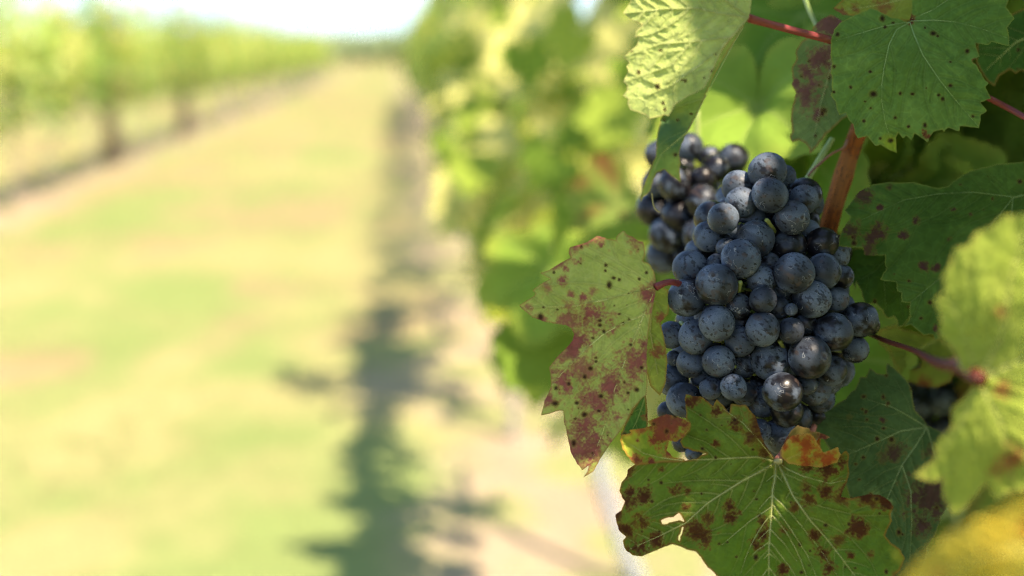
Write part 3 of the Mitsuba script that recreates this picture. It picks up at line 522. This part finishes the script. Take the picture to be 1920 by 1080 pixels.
# leaf F: dark leaf at the lower right
hero_leaf(VINE, 'dark bluish green leaf with pale veins behind the bottom leaf at lower right', 7,
    [(582, 445), (570, 425), (555, 408), (530, 380), (520, 330), (515, 290), (505, 268), (490, 250), (470, 228), (450, 210), (430, 195), (415, 181), (408, 205), (410, 230), (390, 228), (368, 225), (355, 212), (340, 203), (330, 225), (322, 242), (300, 238), (290, 265), (278, 292), (258, 305), (240, 332), (215, 345), (195, 360), (165, 375), (140, 390), (110, 400), (84, 432), (110, 470), (140, 500), (180, 560), (240, 700), (300, 900), (380, 1080), (450, 1200), (540, 1120), (575, 1000), (580, 960), (620, 900), (640, 830), (680, 760), (690, 700), (700, 560), (640, 470)],
    .615, grad=(.002, -.003), bumps=[(330, 380, 110, -.008), (450, 780, 120, -.006), (580, 450, 60, .008)], base=((.058, .105, .040), (.080, .135, .052)), vein_c=(.20, .26, .10), edge=((.20, .20, .06), 2.0),
    veins=[([(580, 452), (520, 415), (440, 370), (330, 335)], .8), ([(580, 452), (470, 468), (415, 495), (300, 545), (190, 590)], .9), ([(580, 452), (540, 520), (475, 612), (420, 740), (370, 860)], 1.0), ([(475, 612), (400, 640), (310, 705)], .6), ([(477, 615), (512, 720), (517, 850), (508, 1040)], .8), ([(582, 455), (612, 560), (640, 680), (668, 790)], .9), ([(415, 495), (335, 450), (225, 450)], .6), ([(520, 410), (500, 340), (440, 240)], .5)],
    blotches=[(440, 555, 50, .9), (400, 580, 40, .6), (590, 760, 120), (560, 860, 60), (600, 560, 40, .7), (395, 422, 16), (250, 410, 20, .3)], blotch_c=(.055, .025, .028), blotch_edge=(.09, .085, .04), spots=[(314, 323, 9), (396, 325, 7), (417, 350, 8), (413, 360, 7), (308, 376, 6), (323, 387, 7), (327, 420, 6), (398, 457, 8), (371, 502, 8), (431, 504, 11), (312, 580, 8), (280, 608, 7), (295, 673, 6)], nspots=10, seed=12, mat='leaf_matte')
# leaf G: broad dark leaf right of the grapes, and the toothed one below it
hero_leaf(VINE, 'broad dark leaf with purple flecks and toothed edge right of the grapes', 6,
    [(155, 458), (160, 420), (178, 380), (205, 340), (180, 312), (205, 280), (240, 235), (300, 205), (360, 198), (420, 200), (465, 197), (500, 208), (560, 222), (600, 214), (640, 180), (690, 150), (800, 125), (960, 110), (1050, 300), (1000, 500), (880, 640), (760, 720), (680, 790), (640, 822), (612, 812), (580, 822), (548, 836), (540, 815), (500, 815), (480, 800), (450, 775), (425, 782), (447, 742), (442, 715), (447, 686), (412, 684), (410, 660), (412, 645), (394, 640), (392, 620), (390, 602), (350, 598), (324, 592), (340, 565), (352, 545), (343, 530), (346, 492), (300, 496), (261, 493), (258, 462), (200, 462)],
    .605, grad=(.003, -.004), bumps=[(350, 330, 130, -.008), (560, 560, 120, -.006), (600, 200, 60, .006)], base=((.066, .128, .026), (.096, .175, .038)), vein_c=(.15, .22, .065), vein_mix=.7, edge=((.22, .26, .06), 1.8),
    veins=[([(950, 240), (865, 258), (700, 238), (560, 245), (420, 270), (250, 350)], .9), ([(950, 240), (862, 262), (800, 340), (700, 460), (600, 560), (440, 690)], 1.0), ([(700, 238), (560, 330), (400, 400), (180, 430)], .6), ([(862, 262), (850, 420), (760, 620), (640, 800)], .8), ([(865, 258), (760, 160), (660, 170)], .5)],
    blotches=[(315, 400, 50, .9), (290, 425, 44, .9), (285, 470, 42, .8), (215, 390, 46, .8), (420, 410, 24), (475, 355, 20), (360, 216, 18), (325, 298, 17), (500, 535, 26), (555, 545, 22), (605, 428, 14), (620, 312, 14), (690, 330, 16), (250, 250, 50, .8), (550, 795, 20), (220, 420, 20), (630, 600, 40, .4)], blotch_c=(.060, .022, .030), blotch_edge=(.10, .08, .03), nspots=24, seed=13)
hero_leaf(VINE, 'small brighter toothed leaf below the broad dark leaf, beside the grapes', 6,
    [(158, 572), (180, 560), (196, 552), (180, 520), (160, 480), (240, 465), (350, 490), (420, 620), (455, 690), (448, 742), (420, 780), (393, 786), (392, 760), (380, 742), (352, 752), (335, 722), (311, 692), (290, 690), (265, 694), (255, 670), (250, 650), (240, 622), (229, 600), (225, 634), (210, 600), (190, 575)],
    .622, grad=(.004, .004), bumps=[(300, 620, 80, -.007)], base=((.06, .125, .022), (.08, .16, .03)), vein_c=(.17, .25, .07), edge=((.36, .36, .10), 1.8), veins=[([(360, 500), (300, 560), (250, 590), (170, 570)], .6), ([(360, 500), (340, 600), (350, 740)], .7), ([(360, 500), (400, 640), (420, 770)], .5)], nspots=7, seed=14)
# leaf H: yellow green leaf with a hole, in the shade behind
hero_leaf(VINE, 'dim yellow green leaf with a round black hole between dark grapes and foreground leaf', 8,
    [(300, 210), (420, 180), (560, 230), (700, 260), (820, 300), (860, 420), (800, 560), (700, 600), (600, 590), (520, 560), (430, 470), (380, 350), (320, 300)], .70, grad=(0, .004), base=((.20, .26, .05), (.28, .32, .07)), edge=((.28, .14, .05), 3.0),
    holes=[[(560 + 50 * math.cos(a), 425 + 54 * math.sin(a)) for a in np.linspace(0, 6.0, 14)]], veins=[([(700, 280), (560, 350), (440, 430)], 1.0)], blotches=[(620, 580, 60)], blotch_c=(.16, .06, .03), seed=15, nspots=3)
# leaf I: foreground yellow green leaf out of focus, with red knuckle and stalk; leaf J yellow in the corner
LI = hero_leaf(VINE, 'blurred bright yellow green foreground leaf at the right edge', 0,
    [(2010, 420), (1960, 395), (1920, 402), (1880, 405), (1860, 425), (1830, 436), (1815, 460), (1790, 465), (1780, 500), (1768, 515), (1772, 545), (1752, 562), (1765, 600), (1760, 630), (1790, 660), (1800, 690), (1830, 715), (1810, 745), (1785, 765), (1785, 800), (1755, 830), (1752, 860), (1712, 892), (1750, 905), (1768, 895), (1768, 930), (1790, 968), (1812, 950), (1832, 928), (1850, 905), (1868, 940), (1890, 925), (1915, 922), (1990, 880), (2080, 800), (2100, 600)],
    .415, grad=(-.006, .004), bumps=[(1850, 560, 70, -.006), (1880, 820, 70, -.006)], base=((.30, .38, .06), (.37, .44, .075)), vein_c=(.42, .44, .13), edge=((.46, .40, .10), 4.0), veins=[([(1835, 712), (1880, 690), (2000, 640)], 1.6), ([(1835, 715), (1880, 620), (1900, 500), (1930, 420)], 1.3), ([(1835, 715), (1880, 800), (1900, 920)], 1.2), ([(1835, 715), (1800, 600), (1770, 545)], 1.0), ([(1835, 715), (1800, 800), (1730, 890)], 1.0)],
    blotches=[(1880, 590, 20, .6), (1885, 730, 26, .8), (1900, 860, 30), (1870, 880, 20)], blotch_c=(.22, .08, .03), seed=16, shade=False, step=3.0, mat='leaf_matte',
    stalk=([(1838, 712, .416), (1815, 690, .425), (1790, 685, .44), (1720, 660, .52), (1650, 635, .60), (1610, 615, .64)], [.0024, .0036, .0022, .0011, .0010, .0010], (.075, .017, .009)))
hero_leaf(VINE, 'very blurred yellow leaf in the bottom right corner', 0,
    [(1640, 1150), (1690, 1085), (1720, 1050), (1745, 1030), (1770, 1000), (1800, 990), (1840, 968), (1880, 955), (1920, 925), (2000, 900), (2080, 1000), (2040, 1200), (1850, 1260), (1700, 1230)],
    .335, grad=(-.004, .006), bumps=[(1840, 1050, 80, -.006)], base=((.54, .41, .045), (.50, .44, .07)), vein_c=(.5, .46, .12), veins=[([(2000, 1010), (1850, 1040), (1700, 1100)], 1.6)], blotches=[(1935, 990, 40, .9), (1760, 1075, 20, .5)], blotch_c=(.36, .12, .02), blotch_edge=(.5, .28, .03), seed=17, shade=False, step=3.5, mat='leaf_matte')
# leaf behind B at the very top, and dark leaves in the shade at the right edge
hero_leaf(VINE, 'yellowish leaf edge above the top right leaf', 1, [(1015, 40), (1080, -20), (1200, -90), (1390, -60), (1420, 20), (1380, 100), (1280, 92), (1180, 80), (1060, 70)], .62, base=((.24, .30, .05), (.30, .34, .06)), blotches=[(1040, 60, 50, .8), (1250, 30, 60, .5), (1120, 40, 30, .6)], blotch_c=(.16, .07, .04), veins=[([(1400, -20), (1250, 20), (1060, 50)], 1.0)], seed=18)
hero_leaf(VINE, 'dark shaded leaf at the right edge behind the large top leaf', 1, [(1700, 180), (1800, 120), (1870, 60), (1960, 20), (2050, 200), (2020, 380), (1905, 330), (1880, 350), (1850, 330), (1800, 360), (1780, 410), (1745, 385), (1690, 300)], .64, base=DRK, veins=[([(2000, 150), (1880, 200), (1740, 330)], 1.0)], seed=19, nspots=4)
scene[numbered(VINE + '__shoot')] = stem(P([1850, 1885, 1925, 1990], [182, 200, 222, 260], [.60, .60, .59, .58]), .0013, (.2, .04, .035), seed=6)

# canes
def cane(px, d, r, seed, key='__cane', label=None):
    q = np.array(px, float); v, f, uv = tube(P(q[:, 0], q[:, 1], d), np.array(r), 20, .035, 40, seed)
    return put(VINE + key, mikit.ply((v, f), 'cane_skin', smooth=True, uv=uv), label)
cane([(1700, -60), (1655, 120), (1608, 250), (1590, 300), (1583, 324), (1576, 346), (1550, 440), (1532, 560), (1528, 700), (1522, 790), (1515, 900), (1530, 1150)], [.66, .655, .645, .643, .641, .640, .637, .655, .66, .655, .66, .67], [.0038, .0039, .0040, .0041, .0047, .0042, .0042, .0041, .0042, .0046, .0044, .004], 1, label='thick reddish brown woody cane running down behind the grapes')
cane([(1500, -60), (1488, 60), (1480, 160), (1474, 240), (1470, 420), (1480, 600)], [.84, .835, .83, .83, .84, .85], [.0040, .0040, .0039, .0038, .0034, .003], 2, label='blurred brown cane behind the grapes near the top')
def tendril(px, d, r, c, seed):
    q = np.array(px, float); put(VINE + '__tendril', stem(P(q[:, 0], q[:, 1], d), r, c, 6, 30, .05, seed))
tendril([(1588, 262), (1580, 278), (1560, 288), (1545, 300), (1525, 318), (1515, 330)], .625, .0006, (.22, .10, .05), 3)
tendril([(1222, 362), (1224, 378), (1229, 392), (1237, 398)], .548, .00025, (.25, .22, .08), 8)

# ------------------------------------------------------------------ grape bunches
ICO = trimesh.creation.icosphere(4, 1.0); ICO_V, ICO_F = np.array(ICO.vertices), np.array(ICO.faces)
ICO3 = trimesh.creation.icosphere(3, 1.0)
gid = [0]
def grape_shape(c, r, bloom, scar, lod=4, squash=1.0):
    gid[0] += 1
    V, F = (ICO_V, ICO_F) if lod == 4 else (np.array(ICO3.vertices), np.array(ICO3.faces))
    s = scar / np.linalg.norm(scar)
    ang = np.arccos(np.clip(V @ s, -1, 1)) / np.pi
    k = gid[0]
    rad = 1 + .05 * (meshkit.noise(V * 1.3 + k * 3.7) - .5) + .012 * (meshkit.noise(V * 4 + k) - .5)
    rad = rad - .04 * np.clip(1 - ang / .06, 0, 1) ** 1.5 + .014 * np.exp(-((ang - .055) / .016) ** 2)
    rad = rad * (1 + (squash - 1) * (V @ s) ** 2)
    uv = np.c_[np.full(len(V), (k % 53) + np.clip(bloom, .04, .96)), ang]
    return mikit.ply((c + V * rad[:, None] * r, F), 'grape_skin', smooth=True, uv=uv)
def solve(lst, surf):
    """depths: nearer layers first, each grape as near as it goes without pushing into the ones already there"""
    done = []
    for gx_, gy_, r, lay, bl in sorted(lst, key=lambda g: (g[3], -g[2])):
        d = surf(gx_, gy_) + lay * .0035
        for _ in range(200):
            c = P(gx_, gy_, d); rr = r * d / FPX
            if all(np.linalg.norm(c - q) > .90 * (rr + s) for q, s, *_ in done): break
            d += .0008
        done.append((c, rr, bl, gx_, gy_))
    return done
G2 = [(860, 220, 110, 1, .5), (875, 358, 108, 0, .8), (965, 245, 62, 3, .7), (690, 305, 92, 2, .35), (708, 400, 92, 1, .5), (605, 492, 92, 1, .7), (1068, 385, 90, 1, .6), (1005, 488, 101, 0, .85), (775, 495, 78, 2, .8), (672, 555, 56, 3, .85), (792, 615, 113, 1, .85), (708, 725, 116, 0, .8), (985, 655, 102, 2, .22), (1178, 635, 92, 1, .04), (1095, 570, 72, 3, .7), (1015, 805, 118, 0, .62), (1185, 798, 102, 1, .6), (872, 750, 62, 3, .6), (828, 850, 86, 1, .85), (835, 965, 82, 0, .5), (415, 780, 106, 1, .85), (565, 877, 123, 0, .42), (395, 950, 112, 1, .42), (562, 748, 52, 3, .8), (618, 662, 56, 3, .8), (690, 998, 78, 0, .55), (945, 905, 58, 2, .7), (928, 1010, 66, 2, .85), (1120, 960, 109, 0, .6), (1265, 960, 72, 2, .3), (1290, 830, 72, 3, .3), (1040, 1000, 44, 2, .85)]
G3 = [(182, 302, 80, 1, .7), (322, 314, 102, 1, .88), (445, 235, 104, 0, .9), (580, 340, 90, 2, .9), (709, 268, 100, 0, .72), (875, 278, 76, 0, .85), (875, 155, 38, 0, .95), (960, 238, 66, 2, .4), (1120, 285, 114, 0, .34), (1275, 215, 106, 2, .3), (1245, 385, 80, 3, .25), (982, 432, 126, 0, .42), (757, 450, 116, 0, .62), (600, 478, 76, 2, .4), (455, 455, 96, 1, .88), (293, 465, 84, 2, .9), (195, 437, 46, 3, .9), (187, 563, 98, 1, .8), (345, 550, 52, 3, .85), (255, 678, 106, 1, .5), (410, 608, 68, 1, .5), (540, 604, 80, 0, .55), (605, 645, 74, 3, .55), (823, 632, 118, 0, .55), (1110, 510, 92, 2, .25), (965, 590, 62, 3, .7), (712, 690, 90, 2, .7), (850, 745, 94, 2, .22), (810, 885, 102, 3, .85), (690, 855, 72, 2, .7), (155, 745, 58, 2, .6), (240, 930, 56, 3, .7), (310, 990, 50, 2, .75), (650, 715, 60, 3, .3), (690, 590, 60, 3, .3), (590, 232, 50, 3, .3), (1330, 250, 60, 4, .2), (400, 900, 80, 4, .5), (560, 800, 80, 4, .6)]
def conv(L, crop):
    x0, y0, s = CR[crop]; return [(x0 + a / s, y0 + b / s, r / s, l, bl) for a, b, r, l, bl in L]
def surf_a(x, y):
    q = 1 - ((x - 1440) / 230) ** 2 - ((y - 590) / 320) ** 2
    return .606 - .034 * math.sqrt(max(0.0, q)) + .00002 * (x - 1440)
front = solve(conv(G2, 2) + conv(G3, 3), surf_a)
r_ = np.random.default_rng(77)
back = []
for _ in range(14000):                                   # the far half of the bunch
    x, y = r_.uniform(1250, 1620), r_.uniform(320, 860); d = r_.uniform(.592, .645); rp = r_.uniform(24, 36)
    if ((x - 1435) / 150) ** 2 + ((y - 590) / 270) ** 2 + ((d - .612) / .034) ** 2 > 1: continue
    c, rr = P(x, y, d), rp * d / FPX
    if all(np.linalg.norm(c - q[0]) > .86 * (rr + q[1]) for q in front + back): back.append((c, rr, r_.uniform(.2, .8), x, y))
BUNCH = thing('grape_bunch', 'sharp ripe blue black grape bunch with waxy bloom, in focus at centre right', 'grapes')
AXIS = P(1440, 590, .612)
FIX = {(1328, 531): (-.35, .45, 1.0), (1338, 534): (-.3, .5, 1.0), (1563, 622): (.1, -.35, 1.0), (1486, 408): (.35, -.05, 1), (1518, 670): (.6, .1, 1.0)}
for c, rr, bl, x, y in front + back:
    o = (c - AXIS); o = o / (np.linalg.norm(o) + 1e-9)
    s = o * .7 + FWD * .15 + np.array([0, 0, -.8]) + r_.normal(0, .4, 3)
    for (fx, fy), (a, b, e) in FIX.items():
        if abs(fx - x) < 12 and abs(fy - y) < 12: s = RGT * a + UPV * b - FWD * e
    put(BUNCH + '__grape', grape_shape(c, rr, bl + .05 + r_.normal(0, .09), s, squash=r_.uniform(.93, 1.06)))
SHADED.append(np.array([g[0] - FWD * g[1] for g in front])); SHADED.append(np.array([g[0] + SUN * g[1] for g in front]))
# stem of the bunch: main axis and short side stems to the grapes
def bunch_stem(key, axis_pts, grapes, color):
    parts = []
    v, f, _ = tube(axis_pts, np.linspace(.0015, .0011, len(axis_pts)), 8, .1, 24); parts.append((v, f, color))
    ax = np.asarray(axis_pts)
    for g in grapes:
        k = ax[np.argmin(np.linalg.norm(ax + [0, 0, .012] - g[0], axis=1))]
        mid = (k + g[0]) / 2 + [0, 0, .003]
        v, f, _ = tube([k, mid, g[0] + (k - g[0]) / np.linalg.norm(k - g[0]) * g[1] * .9], [.0008, .0007, .0009], 6, 0, 8); parts.append((v, f, color))
    V, F, C = join(parts); scene[key + '__stem'] = mikit.ply((V, F), 'stem_skin', smooth=True, color=C)
bunch_stem(BUNCH, P(np.interp(np.linspace(0, 1, 12), [0, .25, 1], [1560, 1470, 1440]), np.linspace(262, 840, 12), np.interp(np.linspace(0, 1, 12), [0, .25, 1], [.645, .615, .612])), front + back, np.array([.26, .32, .08]))

for px_, d_ in [([(1437, 412), (1445, 422), (1452, 434)], [.578, .582, .59]), ([(1388, 528), (1387, 540), (1384, 552)], [.571, .574, .58]), ([(1462, 640), (1468, 650), (1476, 662)], [.575, .58, .59]), ([(1292, 622), (1284, 612), (1276, 605)], [.583, .585, .59])]:
    q = np.array(px_, float); put(BUNCH + '__stalk', stem(P(q[:, 0], q[:, 1], d_), [.0009, .0008, .0010], (.17, .20, .055), 8, 12, .1, int(q[0, 0])))
def small_bunch(label, ctr, ax, d0, ad, rp, n, seed, fixed=()):
    rr_ = np.random.default_rng(seed); L = [(P(x, y, d), r * d / FPX, rr_.uniform(.1, .55)) for x, y, d, r in fixed]
    for _ in range(6000):
        x, y, d = ctr[0] + rr_.uniform(-1, 1) * ax[0], ctr[1] + rr_.uniform(-1, 1) * ax[1], d0 + rr_.uniform(-1, 1) * ad
        if ((x - ctr[0]) / ax[0]) ** 2 + ((y - ctr[1]) / ax[1]) ** 2 + ((d - d0) / ad) ** 2 > 1 or len(L) >= n: continue
        c, r = P(x, y, d), rp * rr_.uniform(.85, 1.15) * d / FPX
        if all(np.linalg.norm(c - q[0]) > .92 * (r + q[1]) for q in L): L.append((c, r, rr_.uniform(.2, .65)))
    t = thing('grape_bunch', label, 'grapes')
    for c, r, bl in L: put(t + '__grape', grape_shape(c, r, bl, np.array([0, .1, -1.0]) + rr_.normal(0, .4, 3), 3))
    bunch_stem(t, P(np.full(9, ctr[0] + 8), np.linspace(ctr[1] - ax[1] * 1.5, ctr[1] + ax[1] * .8, 9), d0), L, np.array([.24, .30, .08]))
small_bunch('blurred dark grape bunch behind and left of the sharp one', (1300, 385), (82, 118), .735, .03, 30, 52, 5,
    [(1292, 275, .715, 27), (1235, 290, .72, 27), (1375, 298, .725, 30), (1265, 345, .705, 31), (1318, 335, .71, 25), (1342, 315, .715, 27), (1318, 378, .70, 33), (1282, 335, .72, 24), (1272, 405, .71, 32), (1312, 440, .70, 33), (1250, 440, .715, 34), (1360, 400, .72, 32), (1330, 300, .735, 28), (1245, 480, .725, 34), (1290, 485, .72, 32), (1350, 460, .725, 32)])
small_bunch('nearly hidden dark grape bunch in the shade behind the lower right leaf', (1738, 775), (50, 75), .79, .03, 30, 18, 9)

# ------------------------------------------------------------------ right row: the canopy round the near vine and the next vines
RV_Y = [-.45, .75, 1.95, 3.42, 4.70, 5.95]
HOLE = cv([(365, 760)], 5)[0]
SUNNY = [(P(x, y, d), r) for x, y, d, r in [(1830, 480, .415, .01), (1830, 620, .415, .01), (1900, 560, .415, .01), (1850, 800, .415, .01), (1790, 880, .415, .005), (1850, 1040, .335, .02), (1760, 1040, .335, .01), (1215, 60, .535, .004), (1192, 175, .54, .003), (1230, 110, .535, .004), (1270, 20, .535, .008), (1200, 130, .535, .008), (1290, 90, .535, .008), (1330, 30, .535, .008), (1250, 140, .535, .004), (1180, 120, .538, .008), (1190, 205, .54, .006), (1222, 205, .54, .006), (1190, 60, .535, .008), (1500, 835, .55, -.008), (1300, 290, .715, .004), (1320, 375, .70, .003), (1312, 440, .70, .003), (1380, 300, .725, .003), (1460, 342, .572, .001), (1462, 305, .578, .001), (1545, 655, .562, .001), (1178, 815, .545, .001)]]
SUNNY += [(P(x, y, d), r) for x, y, d, r in [(1040, 325, 1.7, .05), (935, 345, 2.1, .06), (905, 420, 2.3, .06), (965, 470, 1.9, .04), (1075, 265, 1.45, .04), (880, 50, 2.6, .10), (960, 90, 2.1, .09), (1020, 130, 1.8, .05), (1130, 300, 1.3, .04), (850, 230, 2.9, .08), (1060, 30, 1.7, .05), (900, 150, 2.4, .06), (1140, 440, 1.3, .03), (980, 620, 2.0, .03), (800, 60, 3.6, .12), (1010, 380, 1.4, .05), (960, 540, 1.6, .05), (1000, 640, 1.7, .04), (1060, 400, 1.25, .04), (1150, 200, 1.3, .04), (830, 330, 3.3, .08), (790, 150, 4.4, .15), (760, 190, 6.0, .15)]]
def blocked(c, size, n):
    """a spot of the place that the photograph shows open: no leaf of the canopy grows there"""
    x, y, d = proj(c); n = n / np.linalg.norm(n); ns = SUN @ n
    for t, r in SUNNY:
        k = ((c - t) @ n) / (ns if abs(ns) > .05 else .05)
        if k > .02 and np.linalg.norm(t + SUN * k - c) < 1.08 * size + r: return True
    if d < .05: return False
    m = size * FPX / d
    if d < .69 and -m < x < 1920 + m and -m < y < 1080 + m: return True
    if d < 1.15 and -200 < y < 1280 and x < 1200 + .55 * m and x < 1985: return True
    if d < 5 and x - .75 * m < 1345 and y + .55 * m > 880 and x > 700: return True
    if d < .86 and abs(x - 1738) < 62 + .5 * m and abs(y - 775) < 90 + .5 * m: return True
    if d < 4 and np.hypot(x - HOLE[0], y - HOLE[1]) < .8 * m + 12: return True
    return False
def covered(pts, leaves):
    """which points a leaf keeps the sun from"""
    hit = np.zeros(len(pts), bool)
    for c, m, size in leaves:
        n = m[:3, 2] / np.linalg.norm(m[:3, 2]); ns = SUN @ n
        if abs(ns) < .08: continue
        k = ((c - pts) @ n) / ns
        q = pts + SUN * k[:, None]
        hit |= (k > .02) & (np.linalg.norm(q - c, axis=1) < .66 * size)
    return hit
def canopy():
    r_ = np.random.default_rng(31); out = []
    def grow(x, y, z, s, size, tilt=(0, 0, 0)):
        c = np.array([x, y, z]); n, h = leaf_pose(r_, s); n = n + tilt
        if not blocked(c, size, n): out.append((c, frame(n, h, size, c), size))
    for k in range(3500):
        y = r_.uniform(-1.4, 6.6)
        if y > 1.3 and r_.random() < .22 + .55 * (meshkit.noise(np.array([[y * 1.15, 2.0, 0.5]]), 4)[0] < .45): continue
        z = .80 + 1.15 * r_.beta(1.1, 1.1)
        lo = .20 + .20 * min(1, max(0, (z - 1.2) / .75)) + .05 * math.sin(y * 4.1) + .04 * math.sin(y * 9.7 + z * 5)
        x = lo + abs(r_.normal(0, .07)) if r_.random() < .6 else r_.uniform(lo, .56)
        if meshkit.noise(np.array([[x * 5, y * 5.5, z * 5.5]]), 3)[0] + .25 * r_.normal() < .40: continue
        s = -1 if x < .42 else 1
        grow(x, y, z, s if r_.random() < .85 else -s, r_.uniform(.05, .085), (.1, -.3, .25) if y > 1.2 else (0, 0, 0))
    for k in range(300):                                 # low hanging leaves on the alley side
        y = r_.uniform(1.1, 6.6); z = r_.uniform(.76, 1.08)
        if meshkit.noise(np.array([[1.0, y * 4.2, z * 4]]), 8)[0] + .15 * r_.normal() < .42: continue
        grow(.19 + abs(r_.normal(0, .06)), y, z, -1, r_.uniform(.05, .08))
    for k in range(34):                                  # one tall stray shoot that throws its shade onto the grass
        grow(r_.normal(.30, .05), r_.normal(4.5, .12), r_.uniform(1.6, 2.15), -1, r_.uniform(.05, .08))
    for k in range(560):                                 # dense inner leaves behind the bunch, towards the row's middle
        d = r_.uniform(.74, 1.5); c = P(r_.uniform(1400, 2080), r_.uniform(-250, 1080), d)
        grow(*c, -1, r_.uniform(.05, .075), (-.2, -.4, 0))
    # leaves over the bunch, above the photograph's frame: enough of them to keep the near leaves and the bunch in the shade
    pts = np.vstack(SHADED); near = [np.linalg.norm(np.cross(pts - t, SUN), axis=1) < .010 + r for t, r in SUNNY[9:]]
    pts = pts[~np.any(near, axis=0)]
    hit = covered(pts, out)
    for k in range(7000):
        left = pts[~hit]
        if len(left) < .005 * len(pts): break
        c = left[r_.integers(len(left))] + SUN * r_.uniform(.14, .72) + r_.normal(0, .015, 3)
        if c[2] > 2.0: continue
        n0 = len(out); grow(*c, -1, r_.uniform(.05, .075) if k < 2000 else r_.uniform(.026, .045), (0, -.2, .4))
        if len(out) > n0:
            now = covered(left, out[-1:])
            if now.sum() < (3 if k < 2000 else 1): out.pop()
            else: hit[np.flatnonzero(~hit)[now]] = True
    return out
a_, b_ = np.meshgrid(np.arange(1270, 1480, 14), np.arange(150, 340, 14)); SHADED.append(P(a_.ravel(), b_.ravel(), .78))
LEAVES = canopy()
VINES = {1: VINE}
NAMES = {0: 'shaded vine of the near row beside the camera, outside the picture', 2: 'blurred vine behind the left blotched leaf, second in the near row', 3: 'vine with bent pale grey trunk at bottom centre, third in the near row', 4: 'soft blurred vine with faint trunk left of the pale grey one, fourth in row', 5: 'very blurred vine fifth in the near row, beside the grass'}
for i, y in enumerate(RV_Y):
    if i in (0,): continue
    if i != 1: VINES[i] = thing('grape_vine', NAMES[i], 'grape vine')
per = {i: [] for i in VINES}
for c, m, size in LEAVES:
    i = min(VINES, key=lambda k: abs(RV_Y[k] - c[1])); x, y, d = proj(c)
    seen = d > .1 and -60 < x < 1980 and -60 < y < 1140
    per[i].append((-(size / max(d, .1)) if seen else 1.0, c, m))
for i, L in per.items():
    L.sort(key=lambda t: t[0]); rest = []
    for j, (s, c, m) in enumerate(L):
        if j < 270 and s < 0:
            k = int(rng.integers(16)); scene[numbered(VINES[i] + '__leaf')] = {**(NEAR_PLY if proj(c)[2] < 1.2 else MID_PLY)[k], 'to_world': mi.ScalarTransform4f(m.tolist())}
        else:
            v, f, col = LOW[int(rng.integers(16))]; rest.append((xform(m, v), f, col))
    if rest:
        V, F, C = join(rest); scene[VINES[i] + '__foliage'] = mikit.ply((V, F), 'leaf_glossy', smooth=True, color=C); labels[VINES[i] + '__foliage'] = {'kind': 'stuff'}
scene['pale_bark'] = {'type': 'twosided', 'bsdf': {'type': 'principled', 'base_color': mikit.proc(lambda p, n, uv: mi.Color3f(.19, .205, .225) + bark_fn(p, n, uv) * .15), 'roughness': 0.8}}
i = 0
def trunk_path(pts, r, key, seed):
    v, f, uv = tube(pts, r, 12, .16, 40, seed); scene[key + '__trunk'] = mikit.ply((v, f), 'pale_bark' if i == 3 else 'bark', smooth=True)
for i, y in enumerate(RV_Y):
    if i not in VINES or i in (3, 4): continue
    trunk_path([[.5, y, -.03], [.52, y + .02, .3], [.49, y - .02, .6], [.5, y, .92], [.5, y + .25, .98], [.5, y + .6, .96]], [.028, .022, .02, .019, .013, .01], VINES[i], i)
y3 = RV_Y[3]
i = 3
trunk_path([[.60, 3.35, -.03], [.548, 3.36, .10], [.505, 3.40, .24], [.47, 3.44, .40], [.46, 3.46, .62], [.49, 3.5, .92], [.5, 3.8, .97]], [.026, .021, .019, .019, .018, .016, .010], VINES[3], 3)
i = 4
trunk_path([[.385, 4.62, -.03], [.38, 4.63, .2], [.385, 4.66, .5], [.42, 4.7, .8], [.48, 4.8, .95], [.5, 5.2, .97]], [.022, .018, .016, .015, .012, .010], VINES[4], 4)
for k in range(26):
    y = 7.2 + 1.28 * k
    far_vine(ROW_R + .02 * math.sin(k * 2.1), y, SLIM[k % 4], (THINCROWNS if k < 12 else FARCROWNS)[k % 4], 'hazy blurred vine far along the near row', 'vines far along the near row')
# ------------------------------------------------------------------ left rows
ORD = ['first', 'second', 'third', 'fourth', 'fifth', 'sixth', 'seventh', 'eighth']
for k in range(44):
    y = 6.9 + 1.45 * k - .06
    thick = k % 4 == 3
    lab, grp = 'blurred green vine in the far left row across the grass alley', 'vines of the left row'
    if 3 <= k < 7: lab, grp = ORD[6 - k] + ' vine of the far left row to the left of its clearest dark trunk', None
    if 7 < k < 16: lab, grp = ORD[k - 8] + ' vine of the far left row to the right of its clearest dark trunk', None
    if k == 7: lab, grp = 'far left row vine with the clearest dark brown trunk, near the left edge', None
    if k == 11: lab, grp = 'far left row vine with the second brown trunk, fourth right of the clearest trunk', None
    far_vine(ROW_L, y, (TRUNKS[0] if k == 7 else TRUNKS[1] if k == 11 else PALE_TRUNKS[k % 2] if thick else SLIM[k % 3]), (CROWNS if k < 24 else FARCROWNS)[k % 4], lab, grp)
for k in range(34):
    far_vine(ROW_L2, 10.0 + 1.5 * k, SLIM[k % 4], (CROWNS if k < 10 else FARCROWNS)[(k + 1) % 4], 'vine of the second row seen under the left row leaves', 'vines of the second left row')
for k in range(24):
    far_vine(ROW_R2, 1.5 + 1.5 * k, SLIM[k % 4], (CROWNS if k < 8 else FARCROWNS)[(k + 2) % 4], 'vine of the next row behind the near row, seen only through its gaps', 'vines of the next row on the right')
